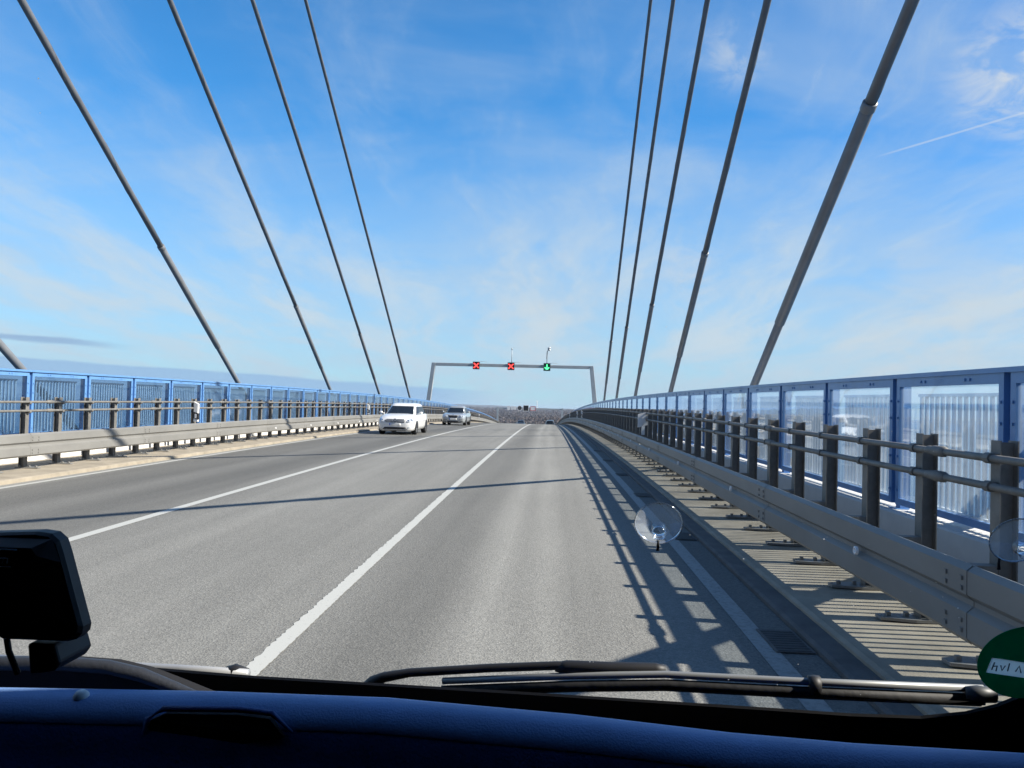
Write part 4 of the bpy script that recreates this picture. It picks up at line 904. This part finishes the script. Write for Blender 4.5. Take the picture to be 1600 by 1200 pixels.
mb = MB(); mb.add([gp(*q, .0013) for q in ((-.033, -.014), (.034, -.020), (.035, -.003), (-.031, .004))] + [gp(*q, .0018) for q in ((-.033, -.014), (.034, -.020), (.035, -.003), (-.031, .004))], [(0, 1, 2, 3), (7, 6, 5, 4), (0, 4, 5, 1), (1, 5, 6, 2), (2, 6, 7, 3), (3, 7, 4, 0)]); lab = mb.build('label', film('sticker_label', (.95, 1, .97)), st)
mb = MB()
def stroke(pts, w=.0006):
    mb.tube([gp(a, b, .002) for a, b in pts], w, 5)
for pts in ([(-.028, -.001), (-.029, -.010)], [(-.029, -.006), (-.025, -.005), (-.025, -.011)], [(-.022, -.004), (-.020, -.010), (-.018, -.004)], [(-.015, -.001), (-.015, -.010)], [(-.008, -.010), (-.006, -.003), (-.003, -.011)], [(.001, -.004), (.006, -.004), (.001, -.012), (.006, -.012)], [(.012, -.005), (.012, -.013)], [(.017, -.006), (.021, -.006), (.018, -.013)]): stroke(pts)
mb.build('handwriting', mat('faded_ink', (.13, .15, .15), .7), lab)
mb = MB(); q = [(-.004, .012), (.004, .009), (.006, .014), (.011, .012), (.012, .020), (.007, .022), (.006, .028), (.001, .028), (-.001, .020), (-.006, .018)]
mb.add([gp(a, b, .0013) for a, b in q] + [gp(a, b, .0019) for a, b in q], [tuple(range(10)), tuple(range(10, 20))[::-1]] + [(i, (i + 1) % 10, 10 + (i + 1) % 10, 10 + i) for i in range(10)]); mb.build('stamp', m_rubber, st)
# sat nav on its stand at the left
sn = vthing('sat_nav', 'black sat nav on a stand on the dashboard, seen from behind', 'sat nav', (-.40, .56, -.21))
def sv(x, y, z): return tuple(Vector((x, y, z)) - Vector((-.40, .56, -.21)))
out = [(-.452, -.112), (-.37, -.1070), (-.3595, -.1082), (-.3535, -.1130), (-.3500, -.1225), (-.3338, -.1745), (-.3345, -.1795), (-.3385, -.1838), (-.345, -.1856), (-.393, -.1858), (-.3985, -.183), (-.403, -.172), (-.4315, -.13), (-.452, -.118)]
def shrink(f_, y): 
    cx, cz = -.385, -.147; return [sv(cx + (x-cx)*f_, y, cz + (z-cz)*f_) for x, z in out]
mb = MB(); mb.loft([shrink(.95, .556), shrink(1.0, .553), shrink(1.0, .543), shrink(.955, .540)]); mb.build('casing', m_black, sn)
boss0 = [(-.437, -.1115), (-.3570, -.1115), (-.350, -.128), (-.341, -.175), (-.348, -.182), (-.392, -.182), (-.412, -.155)]
boss1 = [(-.430, -.1165), (-.366, -.1165), (-.362, -.122), (-.3815, -.1425), (-.384, -.1435), (-.402, -.1435), (-.418, -.140)]
mb = MB(); mb.loft([[sv(x, .5395, z) for x, z in boss0], [sv(x, .530, z) for x, z in boss1]]); mb.build('back_boss', m_black, sn)
mb = MB(); q = [(-.3735, -.1875), (-.353, -.1875), (-.3485, -.2005), (-.353, -.207), (-.371, -.210)]; mb.prism([(x + .40, z + .21) for x, z in q], 1, -.02, .02); mb.build('stand', m_black, sn, bevel=.002)
mb = MB(); mb.smooth = True; mb.tube([sv(-.3965, .55, -.184), sv(-.394, .55, -.197), sv(-.390, .555, -.215)], .0022, 8); mb.build('power_cable', m_rubber, sn)
mb = MB()
for z, x0, x1 in ((-.1305, -.412, -.380), (-.1185, -.395, -.376)): mb.box(x0 + .40, x1 + .40, .529-.56, .530-.56, z + .21, z + .2108)
def ch(pts): mb.tube([sv(x, .5290, z) for x, z in pts], .0006, 5)
ch([(-.3905, -.1238), (-.3945, -.1240), (-.3950, -.1255), (-.3910, -.1262), (-.3915, -.1280), (-.3955, -.1280)]); ch([(-.3895, -.128), (-.3885, -.124), (-.3855, -.124), (-.3860, -.128)]); ch([(-.3855, -.124), (-.3820, -.124), (-.3825, -.128)])
mb.build('printed_mark', mat('pale_print', (.65, .8, .9), .4), sn)

# ------------------------------------------------------------------ air
def haze(dens):
    mb = MB(); mb.box(-5200, 3800, -60, 14500, -47, 60)
    m = bpy.data.materials.new('haze_air'); m.use_nodes = True; nt = m.node_tree
    for n in list(nt.nodes): nt.nodes.remove(n)
    out = nt.nodes.new('ShaderNodeOutputMaterial'); pv = nt.nodes.new('ShaderNodeVolumePrincipled'); pv.inputs['Color'].default_value = (.62, .78, 1, 1); pv.inputs['Density'].default_value = dens
    nt.links.new(pv.outputs[0], out.inputs['Volume']); o = mb.build('haze', m); tag(o, 'thin blue haze in the air over the far shore', 'haze', kind='stuff')
haze(5e-5)
